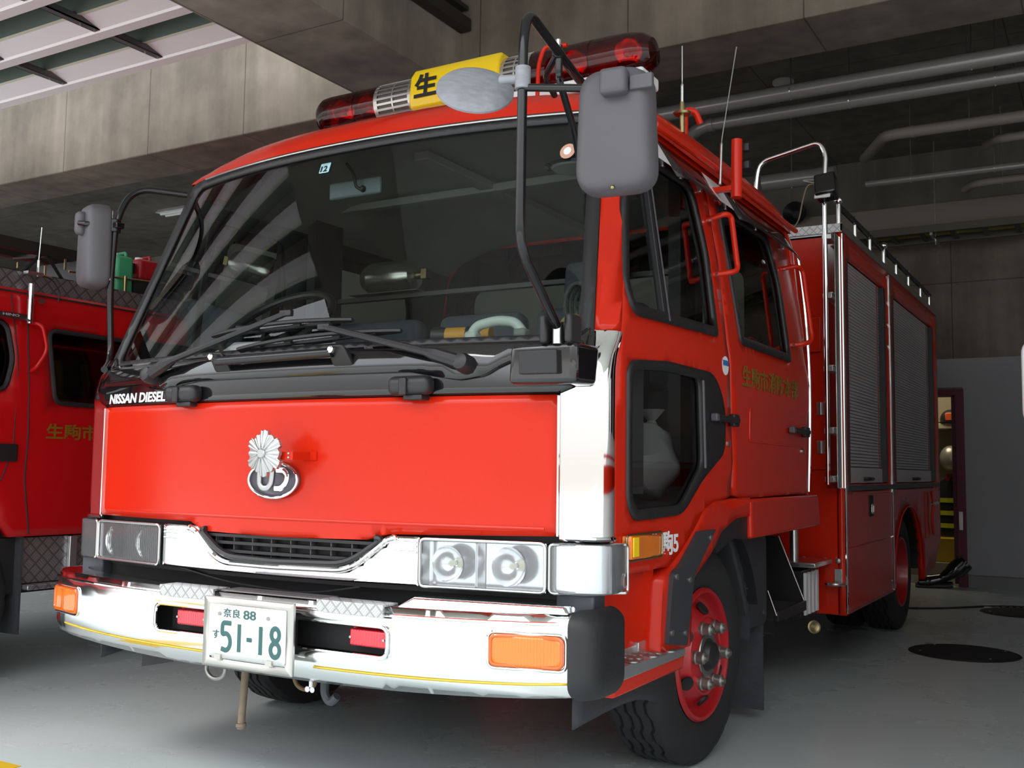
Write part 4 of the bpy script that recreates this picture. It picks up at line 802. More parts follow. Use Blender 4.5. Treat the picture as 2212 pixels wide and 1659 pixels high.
# ---------------------------------------------------------------- lower cab, flares, steps, wheels
# left side flares are the same shapes mirrored
for s in (1, -1):
    o_ = (s, 0, 0)
    PX = lambda y, z, o=0, s=s: (s*(1.125+o), y, z)
    fl = panel('wheel_flare', rp([(.816, .878), (.905, .94, .03), (1.03, .972, .03), (1.33, .978), (1.44, .978), (1.44, .905), (1.26, .902, .03), (1.09, .860, .03), (.985, .79, .02), (.79, .71, .02), (.765, .49), (.49, .50), (.52, .74, .02), (.60, .765)], .012), [], PX, 'red_dull', T, th=.045, out=o_, step=.04)
    fl.modifiers[0].thickness = .10
    obj('flare_trim_strip', MB().prism(rp([(.815, .872), (.99, .872), (.765, .722, .03), (.700, .502), (.528, .528), (.572, .752, .02), (.635, .765, .02)], .006), lambda u, v, d: (s*(1.125+d), u, v), 0, .014), 'trim', fl, bevel=.004)
    for y, z in ((.60, .735), (.72, .715), (.56, .56), (.68, .545), (.93, .845)): obj('trim_screw', MB().cyl((s*1.135, y, z), (s*1.143, y, z), .010, seg=12), 'nut', fl)
    obj('arch_liner_top', MB().prism(rp([(1.0, .86), (1.10, .895, .03), (1.43, .903), (1.43, .812), (1.25, .825, .03), (1.06, .78)], .01), lambda u, v, d: (s*(1.04+d), u, v), 0, .075), 'rubber', fl)
    arch = [(1.17+.50*cos(a), .42+.50*sin(a)) for a in lin(radians(-5), radians(165), 20)]
    obj('wheel_arch_liner', MB().grid(lambda t, x: (s*x, 1.17+.52*cos(t), .40+.50*sin(t)), lin(radians(15), radians(170), 18), [.70, 1.08]), 'rubber', T)
    obj('sill_cover', MB().hexa([(s*1.045, 1.43, .815), (s*1.135, 1.43, .815), (s*1.135, 2.53, .825), (s*1.045, 2.53, .825)], [(s*1.045, 1.43, .975), (s*1.132, 1.43, .972), (s*1.132, 2.50, .975), (s*1.045, 2.50, .975)]), 'red_dull', T, bevel=.012, seg=3)
    # recess behind the headlight, step
    obj('step_recess', MB().grid(lambda y, z: (s*(1.085-.02*sin((y-.15)/.37*pi)-.06*(.76-z)), y, z), lin(.145, .53, 10), [.50, .60, .70, .765, .785]), 'red_dull', T)
    st = obj('cab_step', MB().hexa([(s*.98, .145, .425), (s*1.125, .145, .425), (s*1.125, .70, .425), (s*.98, .70, .425)], [(s*.98, .145, .475), (s*1.13, .145, .475), (s*1.13, .70, .475), (s*.98, .70, .475)]), 'red_dull', T, bevel=.008)
    obj('step_tread', MB().hexa([(s*.96, .15, .472), (s*1.138, .15, .472), (s*1.138, .68, .472), (s*.96, .68, .472)], [(s*.96, .15, .520), (s*1.138, .15, .512), (s*1.138, .68, .496), (s*.96, .68, .504)]), 'alu', st, bevel=.003)
    for k in range(6):
        for j in range(3): obj('tread_grip', MB().lathe([(.024, 0), (.024, .004), (.016, .008), (.012, .004)], (s*(1.015+.045*j+(.02 if k % 2 else 0)), .20+.075*k, .514-.003*k), (0, 0, 1), 12), 'nut', st)
    obj('step_riser', MB().bx(s*1.052, s*1.062, .16, .50, .50, .53).bx(s*1.055, s*1.075, .44, .50, .50, .54), 'alu', st, bevel=.003)
    # mud flaps
    obj('front_mud_flap', MB().grid(lambda y, z: (s*(1.02+.02*sin((y-.1)*6)), y, .435-(.435-(.335-.12*(y-.1)+.06*sin((y-.1)/.8*pi)))*z), lin(.10, .86, 14), lin(0, 1, 5)), 'mudflap', T).modifiers.new('t', 'SOLIDIFY').thickness = .006
    obj('rear_mud_flap', MB().bx(s*.62, s*1.03, 1.905, 1.915, .05, .43), 'mudflap', T)
    fg = obj('rear_mudguard', MB().grid(lambda x, t: (s*x, 1.17+.52*cos(t), .40+.50*sin(t)) if t > 0 else (s*x, 1.69, .40+t), [.70, 1.0, 1.04], [-.02, .1, .3, .5, .7, .9, 1.1]), 'mudflap', T)
    obj('guard_box', MB().prism([(1.42, .85), (1.50, .76), (1.60, .62), (1.68, .48), (1.72, .42), (1.93, .415), (1.96, .45), (1.96, .79), (1.90, .83)], lambda u, v, d, s=s: (s*d, u, v), .62, 1.035), 'mudflap', fg, bevel=.01)
    for y, z in ((1.90, .47), (1.66, .60)): obj('guard_bolt', MB().cyl((s*1.03, y, z), (s*1.045, y, z), .014, seg=10), 'mudflap', fg)
obj('flap_left_edge', MB().grid(lambda x, z: (x, .30, .34-.07*z*(1-(x+1.02)/.2*.6)), lin(-1.02, -.84, 6), lin(0, 1, 4)), 'mudflap', T)

def tire(name, o, ax, R, w, parent, label=None):
    """tyre with zigzag grooves; o = centre of the outer face, ax = outward axle direction"""
    a = Vector(ax).normalized(); u = Vector((0, 0, 1)); v = a.cross(u); o = Vector(o); seg = 120
    prof = [(.60*R, -.012), (.66*R, .004), (.78*R, .010), (.90*R, .004), (.955*R, -.006), (.985*R, -.016), (R*.995, -.024)]
    gro = [-.050, -.092, -w+.092, -w+.050]
    tr = []
    for g in gro: tr += [(R, g+.007, 1), (R-.011, g+.003, 1), (R-.011, g-.003, 1), (R, g-.007, 1)]
    prof = [(r, d, 0) for r, d in prof]+tr+[(R*.995, -w+.024, 0), (.955*R, -w+.004, 0), (.78*R, -w-.008, 0), (.60*R, -w+.012, 0)]
    vs = []
    for i in range(seg):
        t = 2*pi*i/seg; zz = .007*(1 if (i//3) % 2 else -1)
        lug = 0
        for r, d, k in prof:
            rr_ = r-(.006 if (not k and r > .95*R and i % 6 < 1) else 0)
            vs.append(o+a*(d+zz*k)+(u*cos(t)+v*sin(t))*rr_)
    n = len(prof); fs = [(i*n+k, ((i+1) % seg)*n+k, ((i+1) % seg)*n+k+1, i*n+k+1) for i in range(seg) for k in range(n-1)]
    return obj(name, MB().add(vs, fs), 'tire', parent, ang=30, label=label)
def wheel(name, o, ax, s, rear=False, inner=False, parent=T):
    a = Vector(ax).normalized(); o = Vector(o)
    t_ = tire(name, o, ax, .40, .22, parent)
    if inner: return t_
    if not rear: prof = [(.245, -.004), (.238, .006), (.226, .006), (.220, -.012), (.214, -.035), (.200, -.045), (.178, -.035), (.160, -.006), (.150, .004), (.146, .012), (.138, .014), (.134, .008), (.125, .012), (.055, .016)]
    else: prof = [(.245, -.004), (.238, .006), (.226, .004), (.215, -.05), (.20, -.10), (.18, -.13), (.15, -.14), (.055, -.14)]
    rim = obj('wheel_rim', MB().lathe(prof, o, a, 48, cap=False), 'dustyred', t_, ang=40)
    hub = .016 if not rear else -.14
    obj('hub', MB().lathe([(.062, hub-.01), (.060, hub+.006), (.052, hub+.012), (.046, hub+.026), (.028, hub+.036), (.0, hub+.038)], o, a, 28, cap=False), 'blackp', t_)
    obj('hub_face', MB().lathe([(.082, hub), (.080, hub+.004), (.058, hub+.004)], o, a, 32, cap=False), 'nut', t_)
    u = Vector((0, 0, 1)); v = a.cross(u)
    for k in range(6):
        t = 2*pi*(k+.45)/6; c = o+(u*cos(t)+v*sin(t))*.112
        obj('wheel_nut', MB().lathe([(.026, hub-.006), (.026, hub+.006), (.022, hub+.010), (.022, hub+.034), (.017, hub+.040), (.010, hub+.040), (.010, hub+.048), (0, hub+.048)], c, a, 6 if False else 12, cap=False), 'nut', t_)
    if not rear:
        for k in range(6):
            t = 2*pi*(k+.0)/6; c = o+(u*cos(t)+v*sin(t))*.168+a*(-.004)
            obj('hand_hole', MB().lathe([(.027, -.002), (.026, .006), (.0, .002)], c, (a+(u*cos(t)+v*sin(t))*.9).normalized(), 16, cap=False), 'dark', t_)
    return t_
wheel('front_wheel', (1.035, 1.14, .40), (.9985, -.055, 0), 1)
wheel('front_wheel', (-1.035, 1.14, .40), (-.9985, .055, 0), -1)
for s in (1, -1):
    wheel('rear_wheel', (s*1.06, 5.12, .40), (s, 0, 0), s, rear=True)
    wheel('rear_inner_wheel', (s*.80, 5.12, .40), (s, 0, 0), s, inner=True)
obj('front_axle', MB().cyl((-.85, 1.17, .36), (.85, 1.17, .36), .05).bx(-.5, -.38, .3, 2.2, .42, .60).bx(.38, .5, .3, 2.2, .42, .60), 'dark', T)
obj('rear_axle', MB().cyl((-.8, 5.12, .40), (.8, 5.12, .40), .07).sph((0, 5.12, .40), .18), 'dark', T)
obj('chassis_frame', MB().bx(-.43, -.35, .2, 6.4, .55, .78).bx(.35, .43, .2, 6.4, .55, .78), 'dark', T)
obj('front_underbody', MB().bx(-1.0, 1.0, .10, .13, .60, .74).bx(-.9, .9, .13, .7, .58, .62), 'dark', T)
obj('engine_block', MB().bx(-.33, .33, .6, 2.3, .50, .95), 'dark', T, bevel=.03)
hk = obj('tow_hook', MB().tube([(.20, -.02, .46), (.20, -.02, .36), (.225, -.02, .335), (.25, -.02, .36)], .014, .02, 10), 'chassisgrey', T)
obj('tow_ring', MB().tube([(.10+.045*cos(a), .0, .395+.035*sin(a)) for a in lin(0, 2*pi, 21)[:-1]], .007, .01, 8, closed=True), mat('rusty_steel', (.20, .13, .08), .6, .4, noise=.4, nscale=30), T)
obj('tow_ring', MB().tube([(-.30+.045*cos(a), .0, .385+.035*sin(a)) for a in lin(0, 2*pi, 21)[:-1]], .007, .01, 8, closed=True), M['nut'], T)
obj('bumper_cables', MB().tube([(-.55, .02, .72), (-.25, -.0, .68), (.1, -.0, .665), (.3, .02, .70)], .004, .1, 6), 'blackp', T)
# drain post standing under the bumper
o = obj('wooden_stick', MB().cyl((-.385, .14, 0), (-.38, .12, .45), .013, seg=12), mat('dirty_wood', (.26, .20, .13), .7, noise=.4, nscale=40), origin=(-.385, .14, 0)); 
bpy.data.objects.remove(o)
obj('drain_hose', MB().cyl((-.345, .20, .50), (-.35, .18, .16), .014, seg=12).lathe([(.014, 0), (.020, .01), (.018, .02)], (-.35, .18, .14), (0, 0, 1), 12), mat('dirty_hose', (.26, .20, .14), .6, noise=.4, nscale=40), T)

# ---------------------------------------------------------------- wipers, cowl fittings, mirrors
def SW(u, z, o=.02): return Fm(u, z, o)
def wiper(pivot, knee, blade, name='wiper'):
    p = SW(*pivot, .035); k = SW(*knee, .05)
    w = obj(name, MB().tube([SW(pivot[0], pivot[1], .045), SW(pivot[0]*.8+knee[0]*.2, pivot[1]*.8+knee[1]*.2, .06), k], lambda t: .023-.012*t, .02, 8), 'blackp', T)
    obj('pivot_cap', MB().lathe([(.030, -.03), (.030, .015), (.024, .032), (.012, .036)], p, (0, -1, .2), 20), 'blackp', w)
    b0, b1 = blade
    obj('wiper_blade', MB().tube([SW(*b0, .012), SW(*b1, .012)], .007, seg=6), 'rubber', w)
    pts = [SW(b0[0]*(1-t)+b1[0]*t, b0[1]*(1-t)+b1[1]*t, .016+.028*(1-(2*t-1)**2)) for t in lin(0, 1, 14)]
    obj('blade_frame', MB().tube(pts, .0075, .01, 6), 'blackp', w)
    for t in (.15, .35, .65, .85): obj('blade_claw', MB().box(SW(b0[0]*(1-t)+b1[0]*t, b0[1]*(1-t)+b1[1]*t, .022), (.03, .012, .012)), 'blackp', w)
    obj('arm_head', MB().box(Vector(k), (.05, .02, .022)), 'blackp', w, bevel=.004)
    return w
wiper((.705, 1.385), (.165, 1.515), ((-.24, 1.475), (.44, 1.505)))
wiper((-.66, 1.395), (-.02, 1.575), ((-.40, 1.535), (.24, 1.553)))
# washer bar (handle) on the cowl
hb = obj('cowl_hand_rail', MB().tube([SW(-.27, 1.418, .06), SW(.24, 1.424, .06)], .016, seg=12), 'blacktube', T)
for u in (-.28, .25):
    obj('rail_mount', MB().hexa([SW(u-.03, 1.388, .01), SW(u+.05, 1.388, .01), SW(u+.05, 1.40, .03), SW(u-.03, 1.40, .03)], [SW(u-.035, 1.44, .03), SW(u+.035, 1.44, .03), SW(u+.035, 1.44, .08), SW(u-.035, 1.44, .08)]), 'blackp', hb, bevel=.010, seg=3)
    obj('rail_bolt', MB().lathe([(.012, 0), (.012, .01), (.007, .014)], SW(u-.0, 1.425, .078), (0, -1, .1), 12), 'chrome', hb)
def marker_box(u, z):
    g = obj('cowl_washer_pod', MB().box(SW(u, z, .035), (.155, .055, .060)), 'blackp', T, bevel=.022, seg=4)
    obj('pod_clip', MB().box(SW(u-.01, z-.004, .064), (.028, .012, .055)), 'blackp', g, bevel=.005)
    obj('pod_foot', MB().bx(u-.02, u+.05, SW(u, z)[1]-.03, SW(u, z)[1]+.02, z-.045, z-.028), 'blackp', g, bevel=.004)
marker_box(.525, 1.328); marker_box(-.46, 1.328)
# right mirror arm
ab = obj('mirror_arm_bracket', MB().hexa([(.885, -.07, 1.318), (1.085, -.035, 1.318), (1.105, .07, 1.318), (.885, .05, 1.318)], [(.895, -.075, 1.432), (1.09, -.045, 1.436), (1.105, .09, 1.436), (.895, .05, 1.432)]), 'black', T, bevel=.016, seg=3)
obj('bracket_lid', MB().hexa([(.93, -.083, 1.345), (1.045, -.07, 1.345), (1.045, -.04, 1.345), (.93, -.04, 1.345)], [(.93, -.088, 1.412), (1.045, -.075, 1.412), (1.045, -.04, 1.412), (.93, -.04, 1.412)]), 'blackp', ab, bevel=.003)
obj('arm_clamp', MB().bx(.985, 1.008, -.07, .0, 1.43, 1.515).bx(1.062, 1.085, -.065, .01, 1.43, 1.515).bx(1.0, 1.07, -.01, .015, 1.43, 1.50), 'blackp', ab, bevel=.010, seg=3)
obj('clamp_pin', MB().cyl((1.034, -.045, 1.43), (1.034, -.045, 1.49), .016), 'steel', ab)
mp = [(1.034, -.045, 1.475), (1.045, -.285, 1.66), (1.05, -.288, 2.225), (1.05, -.262, 2.31), (1.03, .0, 2.265), (.93, .455, 2.285)]
ra = obj('mirror_arm', MB().tube(mp, .0135, .06, 14, steps=8), 'blacktube', T)
obj('arm_clip_ring', MB().cyl((1.05, -.288, 2.085), (1.05, -.288, 2.145), .021), 'greyworn', ra)
obj('arm_brace', MB().tube([(1.035, -.06, 2.275), (.96, .0, 2.235), (.94, .10, 2.215)], .010, .03, 10).tube([(1.03, -.045, 2.30), (1.03, -.045, 2.20), (1.0, .10, 2.12), (.95, .30, 1.96)], .0105, .03, 10).sph((1.03, -.05, 2.275), .018), 'blacktube', ra)
obj('brace_bolt', MB().cyl((1.03, -.05, 2.285), (1.03, -.05, 2.315), .008, seg=8), 'steel', ra)
ma = obj('mirror_tube', MB().cyl((1.05, -.288, 2.09), (1.30, -.25, 2.055), .0105), 'blacktube', ra)
# mirror housing: rounded slab facing rearward
def housing(name, c, w, h, d, rot, m, parent, taper=.0):
    vs = []; fs = []; nu = 32
    R_ = Matrix.Rotation(rot, 3, 'Z')
    out = rp([(-w/2, -h/2), (w/2, -h/2), (w/2+taper, h/2), (-w/2-taper, h/2)], w*.30, 7); n = len(out)
    lay = [(.93, d/2, 1), (.99, d/2-.006, 1), (1.0, d/2-.016, 1), (.99, 0, 1), (.95, -d/2+.018, 1), (.87, -d/2+.006, 1), (.72, -d/2, 1)]
    for k, y, _ in lay:
        for (u, v) in out: vs.append(Vector(c)+R_@Vector((u*k, y, v*(1-(1-k)*w/h))))
    for L in range(len(lay)-1): fs += [(L*n+i, L*n+(i+1) % n, (L+1)*n+(i+1) % n, (L+1)*n+i) for i in range(n)]
    fs += [tuple(range(n)), tuple(reversed(range((len(lay)-1)*n, len(lay)*n)))]
    return obj(name, MB().add(vs, fs), m, parent, ang=50)
rmir = housing('side_mirror', (1.30, -.24, 1.945), .215, .325, .080, .10, 'greyp', T, -.012)
obj('mirror_glass', MB().box(Vector((1.30, -.24, 1.945))+Matrix.Rotation(.10, 3, 'Z')@Vector((0, .039, 0)), (.17, .002, .28), Matrix.Rotation(.10, 3, 'Z')), 'chrome', rmir)
obj('mirror_joint', MB().box((1.318, -.290, 2.055), (.072, .045, .068), Matrix.Rotation(.10, 3, 'Z')), 'greyp', rmir, bevel=.012, seg=3)
obj('mirror_joint_band', MB().box((1.385, -.272, 2.050), (.060, .02, .038), Matrix.Rotation(.10, 3, 'Z')), 'greyp', rmir, bevel=.003)
obj('mirror_bottom_screw', MB().sph((1.305, -.27, 1.790), .006), 'brass', rmir)
# convex under-mirror seen from its back
dc = Vector((.885, -.265, 2.125)); dn = Vector((.5, -.70, .65)).normalized()
um = obj('convex_mirror', MB().lathe([(.0, .020), (.035, .019), (.070, .014), (.098, .006), (.108, -.004), (.108, -.010), (.10, -.012), (0, -.014)], (0, 0, 0), (0, 0, 1), 40, cap=False), 'greyworn', T)
q = dn.to_track_quat('Z', 'Y').to_matrix()
for v in um.data.vertices: v.co = q @ Vector((v.co.x+T.location.x, v.co.y+T.location.y, v.co.z+T.location.z)) + dc - Vector(T.location)
obj('convex_mirror_stem', MB().cyl((1.05, -.288, 2.115), (.98, -.285, 2.125), .012), 'greyworn', um)
# left mirror
lp = [(-1.06, .09, 1.45), (-1.15, .19, 1.50), (-1.17, .185, 1.80), (-1.15, .185, 2.09), (-1.14, .26, 2.235), (-1.0, .42, 2.225)]
la = obj('mirror_arm', MB().tube(lp, .0135, .10, 14, steps=8), 'blacktube', T)
obj('arm_clamp', MB().cyl((-1.155, .185, 2.03), (-1.155, .185, 2.085), .023).bx(-1.19, -1.12, .165, .205, 2.045, 2.07), 'blacktube', la, bevel=.004)
obj('mirror_tube', MB().tube([(-1.16, .17, 2.058), (-1.20, .09, 2.052), (-1.25, .085, 2.06)], .0105, .03), 'blacktube', la)
lmir = housing('side_mirror', (-1.245, .155, 1.975), .19, .345, .090, -.35, 'greyp', T, -.01)
obj('mirror_glass', MB().box(Vector((-1.245, .155, 1.975))+Matrix.Rotation(-.35, 3, 'Z')@Vector((0, .047, 0)), (.15, .002, .29), Matrix.Rotation(-.35, 3, 'Z')), 'chrome', lmir)
obj('mirror_joint', MB().box((-1.268, .115, 2.065), (.05, .06, .10)), 'greyp', lmir, bevel=.02, seg=3)
# side marker with amber lens
mk = obj('side_marker_lamp', MB().hexa([(1.12, .205, .815), (1.12, .478, .808), (1.135, .478, .808), (1.150, .215, .815)], [(1.12, .205, .885), (1.12, .478, .878), (1.135, .478, .878), (1.150, .215, .885)]), 'amber', T, bevel=.006, seg=3)
obj('marker_bezel', MB().tube([(1.137, a, b) for a, b in rect(.204, .480, .810, .886, .015)], .004, .003, 8, closed=True), 'brass', mk)
obj('marker_reflector', MB().bx(1.148, 1.153, .222, .262, .822, .880), 'yellow', mk, bevel=.002)

# ---------------------------------------------------------------- light bar and aerials on the roof
LY, LZ = 1.10, 2.735
lb = obj('light_bar_base', MB().bx(-.82, .84, LY-.085, LY+.085, 2.60, 2.655), 'white', T, bevel=.012, seg=3)
obj('light_bar_feet', MB().bx(-.72, -.64, LY-.06, LY+.06, 2.44, 2.61).bx(.64, .72, LY-.06, LY+.06, 2.44, 2.61), 'red', lb, bevel=.006)
def cap(x0, x1, r=.098, ends=(0, 0)):
    L = x1-x0; pr = []
    if ends[0]: pr += [(.0, 0), (r*.55, .003), (r*.85, .02), (r*.97, .045), (r, .08)]
    else: pr += [(r, 0)]
    if ends[1]: pr += [(r, L-.16), (r*.97, L-.10), (r*.85, L-.045), (r*.6, L-.012), (.0, L)]
    else: pr += [(r, L)]
    m = MB().lathe(pr, (x0, LY, LZ), (1, 0, 0), 40, cap=False)
    m.v = [(v[0], v[1], LZ+(v[2]-LZ)*.98) for v in m.v]; return m
for x0, x1, en, lab in ((-.845, -.475, (1, 0), None), (.335, .865, (0, 1), None)):
    d = obj('red_dome', cap(x0, x1, .098, en), 'redlens', lb)
    for xx in ((-.70, -.55) if x0 < 0 else (.50, .74)):
        rt_ = obj('rotator', MB().lathe([(.005, 0), (.03, .012), (.05, .04), (.055, .06)], (xx, LY-.01, LZ), (.45, -.85, -.1), 20, cap=False), 'reflector', d, recalc=False); obj('rotator_base', MB().cyl((xx, LY, 2.66), (xx, LY, LZ-.03), .045), 'blackp', rt_)
        obj('rotator_bulb', MB().sph((xx+.01, LY-.04, LZ), .013), mat('lamp_bulb_red', (.9, .1, .1), .2), rt_)
    obj('dome_seam', MB().lathe([(.1, 0), (.1, .004)], ((-.60 if x0 < 0 else .60), LY, LZ), (1, 0, 0), 40, cap=False), 'redlens', d)
obj('rear_dome_panel', MB().bx(-.8, -.48, LY+.0, LY+.004, 2.66, LZ+.08).bx(.34, .78, LY, LY+.004, 2.66, LZ+.08), mat('inner_red_panel', (.25, .004, .01), .4), lb)
grm = mat('speaker_grille', (.50, .49, .46), .3, .85)
for x0, x1 in ((-.475, -.262), (.19, .335)):
    g = obj('speaker_section', MB().lathe([(.094, 0), (.094, x1-x0)], (x0, LY, LZ), (1, 0, 0), 40), mat('speaker_dark', (.08, .07, .06), .5), lb)
    for xx in (x0+.012, x1-.012, (x0+x1)/2): obj('grille_hoop', MB().lathe([(.0985, -.010 if abs(xx-(x0+x1)/2) > .01 else -.004), (.0985, .010 if abs(xx-(x0+x1)/2) > .01 else .004)], (xx, LY, LZ), (1, 0, 0), 40, cap=False), grm, g)
    sl = MB()
    for k in range(26):
        a = 2*pi*k/26; c = Vector(((x0+x1)/2, LY+.0975*cos(a), LZ+.0975*sin(a))); sl.box(c, (x1-x0-.01, .010, .003), Matrix.Rotation(a-pi/2, 3, 'X'))
    obj('grille_slats', sl, grm, g)
hx = [(LY-.105, 2.655), (LY-.118, 2.70), (LY-.105, 2.80), (LY-.075, 2.842), (LY+.09, 2.842), (LY+.12, 2.79), (LY+.11, 2.655)]
sg = obj('yellow_sign', MB().prism(hx, lambda u, v, d: (d, u, v), -.262, .195), 'yellow', lb, bevel=.012, seg=3)
text('lettering', '生', (-.232, -.112, 2.695, 2.805), lambda u, v, o: (u, LY-.1185+.013*max(0, (v-2.70)/.10)-o, v), 'ink', sg, bold=.035, off=.003)
obj('bar_frame', MB().tube([(.40, LY-.14, 2.50), (.40, LY-.13, 2.72), (.42, LY-.12, 2.80), (.52, LY-.11, 2.79)], .009, .03, 8), 'red', lb)
am = obj('whip_antenna', MB().lathe([(.030, 0), (.034, .008), (.012, .016), (.008, .05)], (1.0, 1.02, 2.43), (0, 0, 1), 20), 'brass', T)
obj('whip', MB().tube([(1.0, 1.02, 2.46), (1.0, 1.02, 2.56), (1.0, 1.02, 2.70)], lambda t: .006 if t < .35 else .0025, .02, 8), 'steel', am)
obj('mount', MB().cyl((1.0, 1.02, 2.36), (1.0, 1.02, 2.44), .010), 'brass', am)
obj('roof_pipe_hook', MB().tube([(.98, 1.10, 2.36), (.98, 1.10, 2.475), (1.01, 1.13, 2.48), (1.025, 1.15, 2.43)], .013, .03, 12), 'red', T)
a2 = obj('side_antenna', MB().tube([(1.08, 1.22, 2.20), (1.08, 1.24, 2.38), (1.12, 1.31, 2.78)], lambda t: .006 if t < .3 else .0022, .02, 8), 'steel', T)
obj('flag_holder_tube', MB().cyl((1.155, 1.19, 2.13), (1.155, 1.20, 2.36), .021, seg=20), 'red_dull', T)
obj('holder_foot', MB().bx(1.05, 1.15, 1.18, 1.21, 2.16, 2.18), 'red', T, bevel=.003)
for z in (2.32, 2.25): obj('holder_clamp', MB().bx(1.165, 1.195, 1.22, 1.25, z, z+.03), 'blackp', T, bevel=.003)

# ---------------------------------------------------------------- rear body
BY0, BY1, BX, BZ0, BZ1 = 3.11, 6.60, 1.12, .325, 2.405
ro = [(BY0, BZ0), (4.42, BZ0)]
arc = [(5.10+.60*cos(a), .38+.48*sin(a)) for a in lin(pi, 0, 16)]
so = [(BY0, BZ0), (4.45, BZ0), (4.50, BZ0)]+arc+[(5.70, .30), (6.25, .36), (6.58, .56), (BY1, .62), (BY1, BZ1), (BY0, BZ1)]
for s in (1, -1):
    SB = lambda y, z, o=0, s=s: (s*(BX+o), y, z)
    h1 = [(3.24, 1.02), (4.34, 1.02), (4.34, 2.29), (3.24, 2.29)]; h2 = [(4.62, 1.02), (6.36, 1.02), (6.36, 2.29), (4.62, 2.29)]
    bp_ = panel('body_side_panel', so, [h1, h2], SB, 'red_dull', T, th=.04, out=(s, 0, 0), step=.15, ang=20)
    for (a, b) in ((3.24, 4.34), (4.62, 6.36)):
        sl = MB(); nsl = 62
        for k in range(nsl):
            z0 = 1.12+k*(2.29-1.12)/nsl; z1 = z0+(2.29-1.12)/nsl-.0032
            sl.hexa([(s*(BX-.030), a, z0), (s*(BX-.030), b, z0), (s*(BX-.045), b, z0), (s*(BX-.045), a, z0)], [(s*(BX-.030), a, z1), (s*(BX-.030), b, z1), (s*(BX-.045), b, z1), (s*(BX-.045), a, z1)])
        sh = obj('roller_shutter', sl, 'shutter', T, smooth=False, bevel=.0015, seg=1)
        obj('shutter_backing', MB().bx(s*(BX-.05), s*(BX-.046), a, b, 1.02, 2.29), 'chassisgrey', sh, smooth=False)
        obj('shutter_bottom_bar', MB().bx(s*(BX-.045), s*(BX-.022), a, b, 1.025, 1.115), 'shutter', sh, bevel=.003)
        obj('shutter_handle', MB().tube([(s*(BX-.022), (a+b)/2-.07, 1.05), (s*(BX+.01), (a+b)/2-.06, 1.05), (s*(BX+.01), (a+b)/2+.06, 1.05), (s*(BX-.022), (a+b)/2+.07, 1.05)], .010, .02, 8), 'blackp', sh)
        [obj('shutter_rail', MB().bx(s*(BX-.045), s*(BX+.004), p, q_, 1.03, 2.28), 'blackp', sh, smooth=False) for p, q_ in ((b-.055, b-.03), (a, a+.014), (b-.014, b))]
        obj('shutter_red_guide', MB().bx(s*(BX-.032), s*(BX-.026), b-.13, b-.115, 1.03, 2.28), mat('faded_red_line', (.25, .06, .07), .5), sh, smooth=False)
    obj('rocker_shelf', MB().bx(s*(BX), s*(BX+.012), 3.16, 6.5, .985, 1.015), 'chassisgrey', bp_, bevel=.003)
    for y in (BY0+.015, 4.475): obj('chrome_edge_strip', MB().bx(s*(BX-.002), s*(BX+.010), y-.014, y+.016, BZ0+.01, BZ1-.01), 'chrome', bp_, bevel=.003)
    ld = obj('locker_door', MB().bx(s*BX, s*(BX+.005), 3.17, 4.44, .345, .675).bx(s*BX, s*(BX+.005), 3.17, 4.44, .682, .965), 'red_dull', bp_, bevel=.002)
    lt = obj('door_latch', MB().bx(s*(BX+.004), s*(BX+.010), 3.72, 3.83, .83, .955), 'dark', ld, bevel=.002); obj('latch_loop', MB().tube([(s*(BX+.014), 3.75, .85), (s*(BX+.014), 3.75, .90), (s*(BX+.014), 3.80, .90), (s*(BX+.014), 3.80, .85)], .006, .01, 8, closed=True), 'chrome', lt)
    obj('locker_door', MB().bx(s*BX, s*(BX+.005), 5.80, 6.52, .60, .955), 'red_dull', bp_, bevel=.002)
    lt = obj('body_latch', MB().tube([(s*(BX+.012), 6.02, .86), (s*(BX+.03), 6.02, .86), (s*(BX+.03), 6.25, .86)], .012, .02, 8), 'chrome', bp_)
    obj('red_strap', MB().tube([(s*(BX+.02), 5.98, .95), (s*(BX+.025), 6.05, .86), (s*(BX+.02), 5.99, .72), (s*(BX+.02), 6.06, .62)], .010, .04, 8), 'red', bp_)
    obj('arch_edge', MB().tube([(s*(BX+.003), p[0], p[1]) for p in arc], .006, .01, 8), 'red', bp_)
    obj('arch_housing', MB().grid(lambda t, x: (s*x, 5.10+.60*cos(t), .38+.48*sin(t)), lin(0, pi, 18), [.45, 1.09]), 'dark', bp_)
    obj('lower_bolts', MB().cyl((s*BX, 4.50, .36), (s*(BX+.01), 4.50, .36), .012, seg=8).cyl((s*BX, 4.40, .40), (s*(BX+.01), 4.40, .40), .01, seg=8), 'nut', bp_)
    # roof rail
    for y in (3.20, 4.50, ):
        pst = obj('rail_post', MB().cyl((s*1.09, y, BZ1), (s*1.09, y, 2.59), .014).sph((s*1.09, y, 2.60), .026), 'chrome', T)
    rl = obj('roof_rail', MB().cyl((s*1.085, 3.22, 2.575), (s*1.085, 4.47, 2.575), .016).cyl((s*1.085, 4.52, 2.575), (s*1.085, 6.5, 2.575), .016), 'blackp', T)
    for y in (3.62, 4.05, 4.95, 5.45, 6.0, 6.45): obj('rail_stand', MB().cyl((s*1.09, y, BZ1), (s*1.09, y, 2.55), .012).tube([(s*1.09, y+.026*cos(a), 2.575+.026*sin(a)) for a in lin(0, 2*pi, 15)[:-1]], .005, .01, 6, closed=True), 'chrome', rl)
obj('body_front_panel', MB().bx(-1.10, 1.10, BY0, BY0+.04, BZ0, 2.40), 'red_dull', T, bevel=.01)
obj('body_rear_panel', MB().bx(-1.10, 1.10, BY1-.04, BY1, .6, 2.40), 'red_dull', T, bevel=.01)
obj('body_floor', MB().bx(-1.08, 1.08, BY0+.04, BY1-.04, .92, .98), 'dark', T)
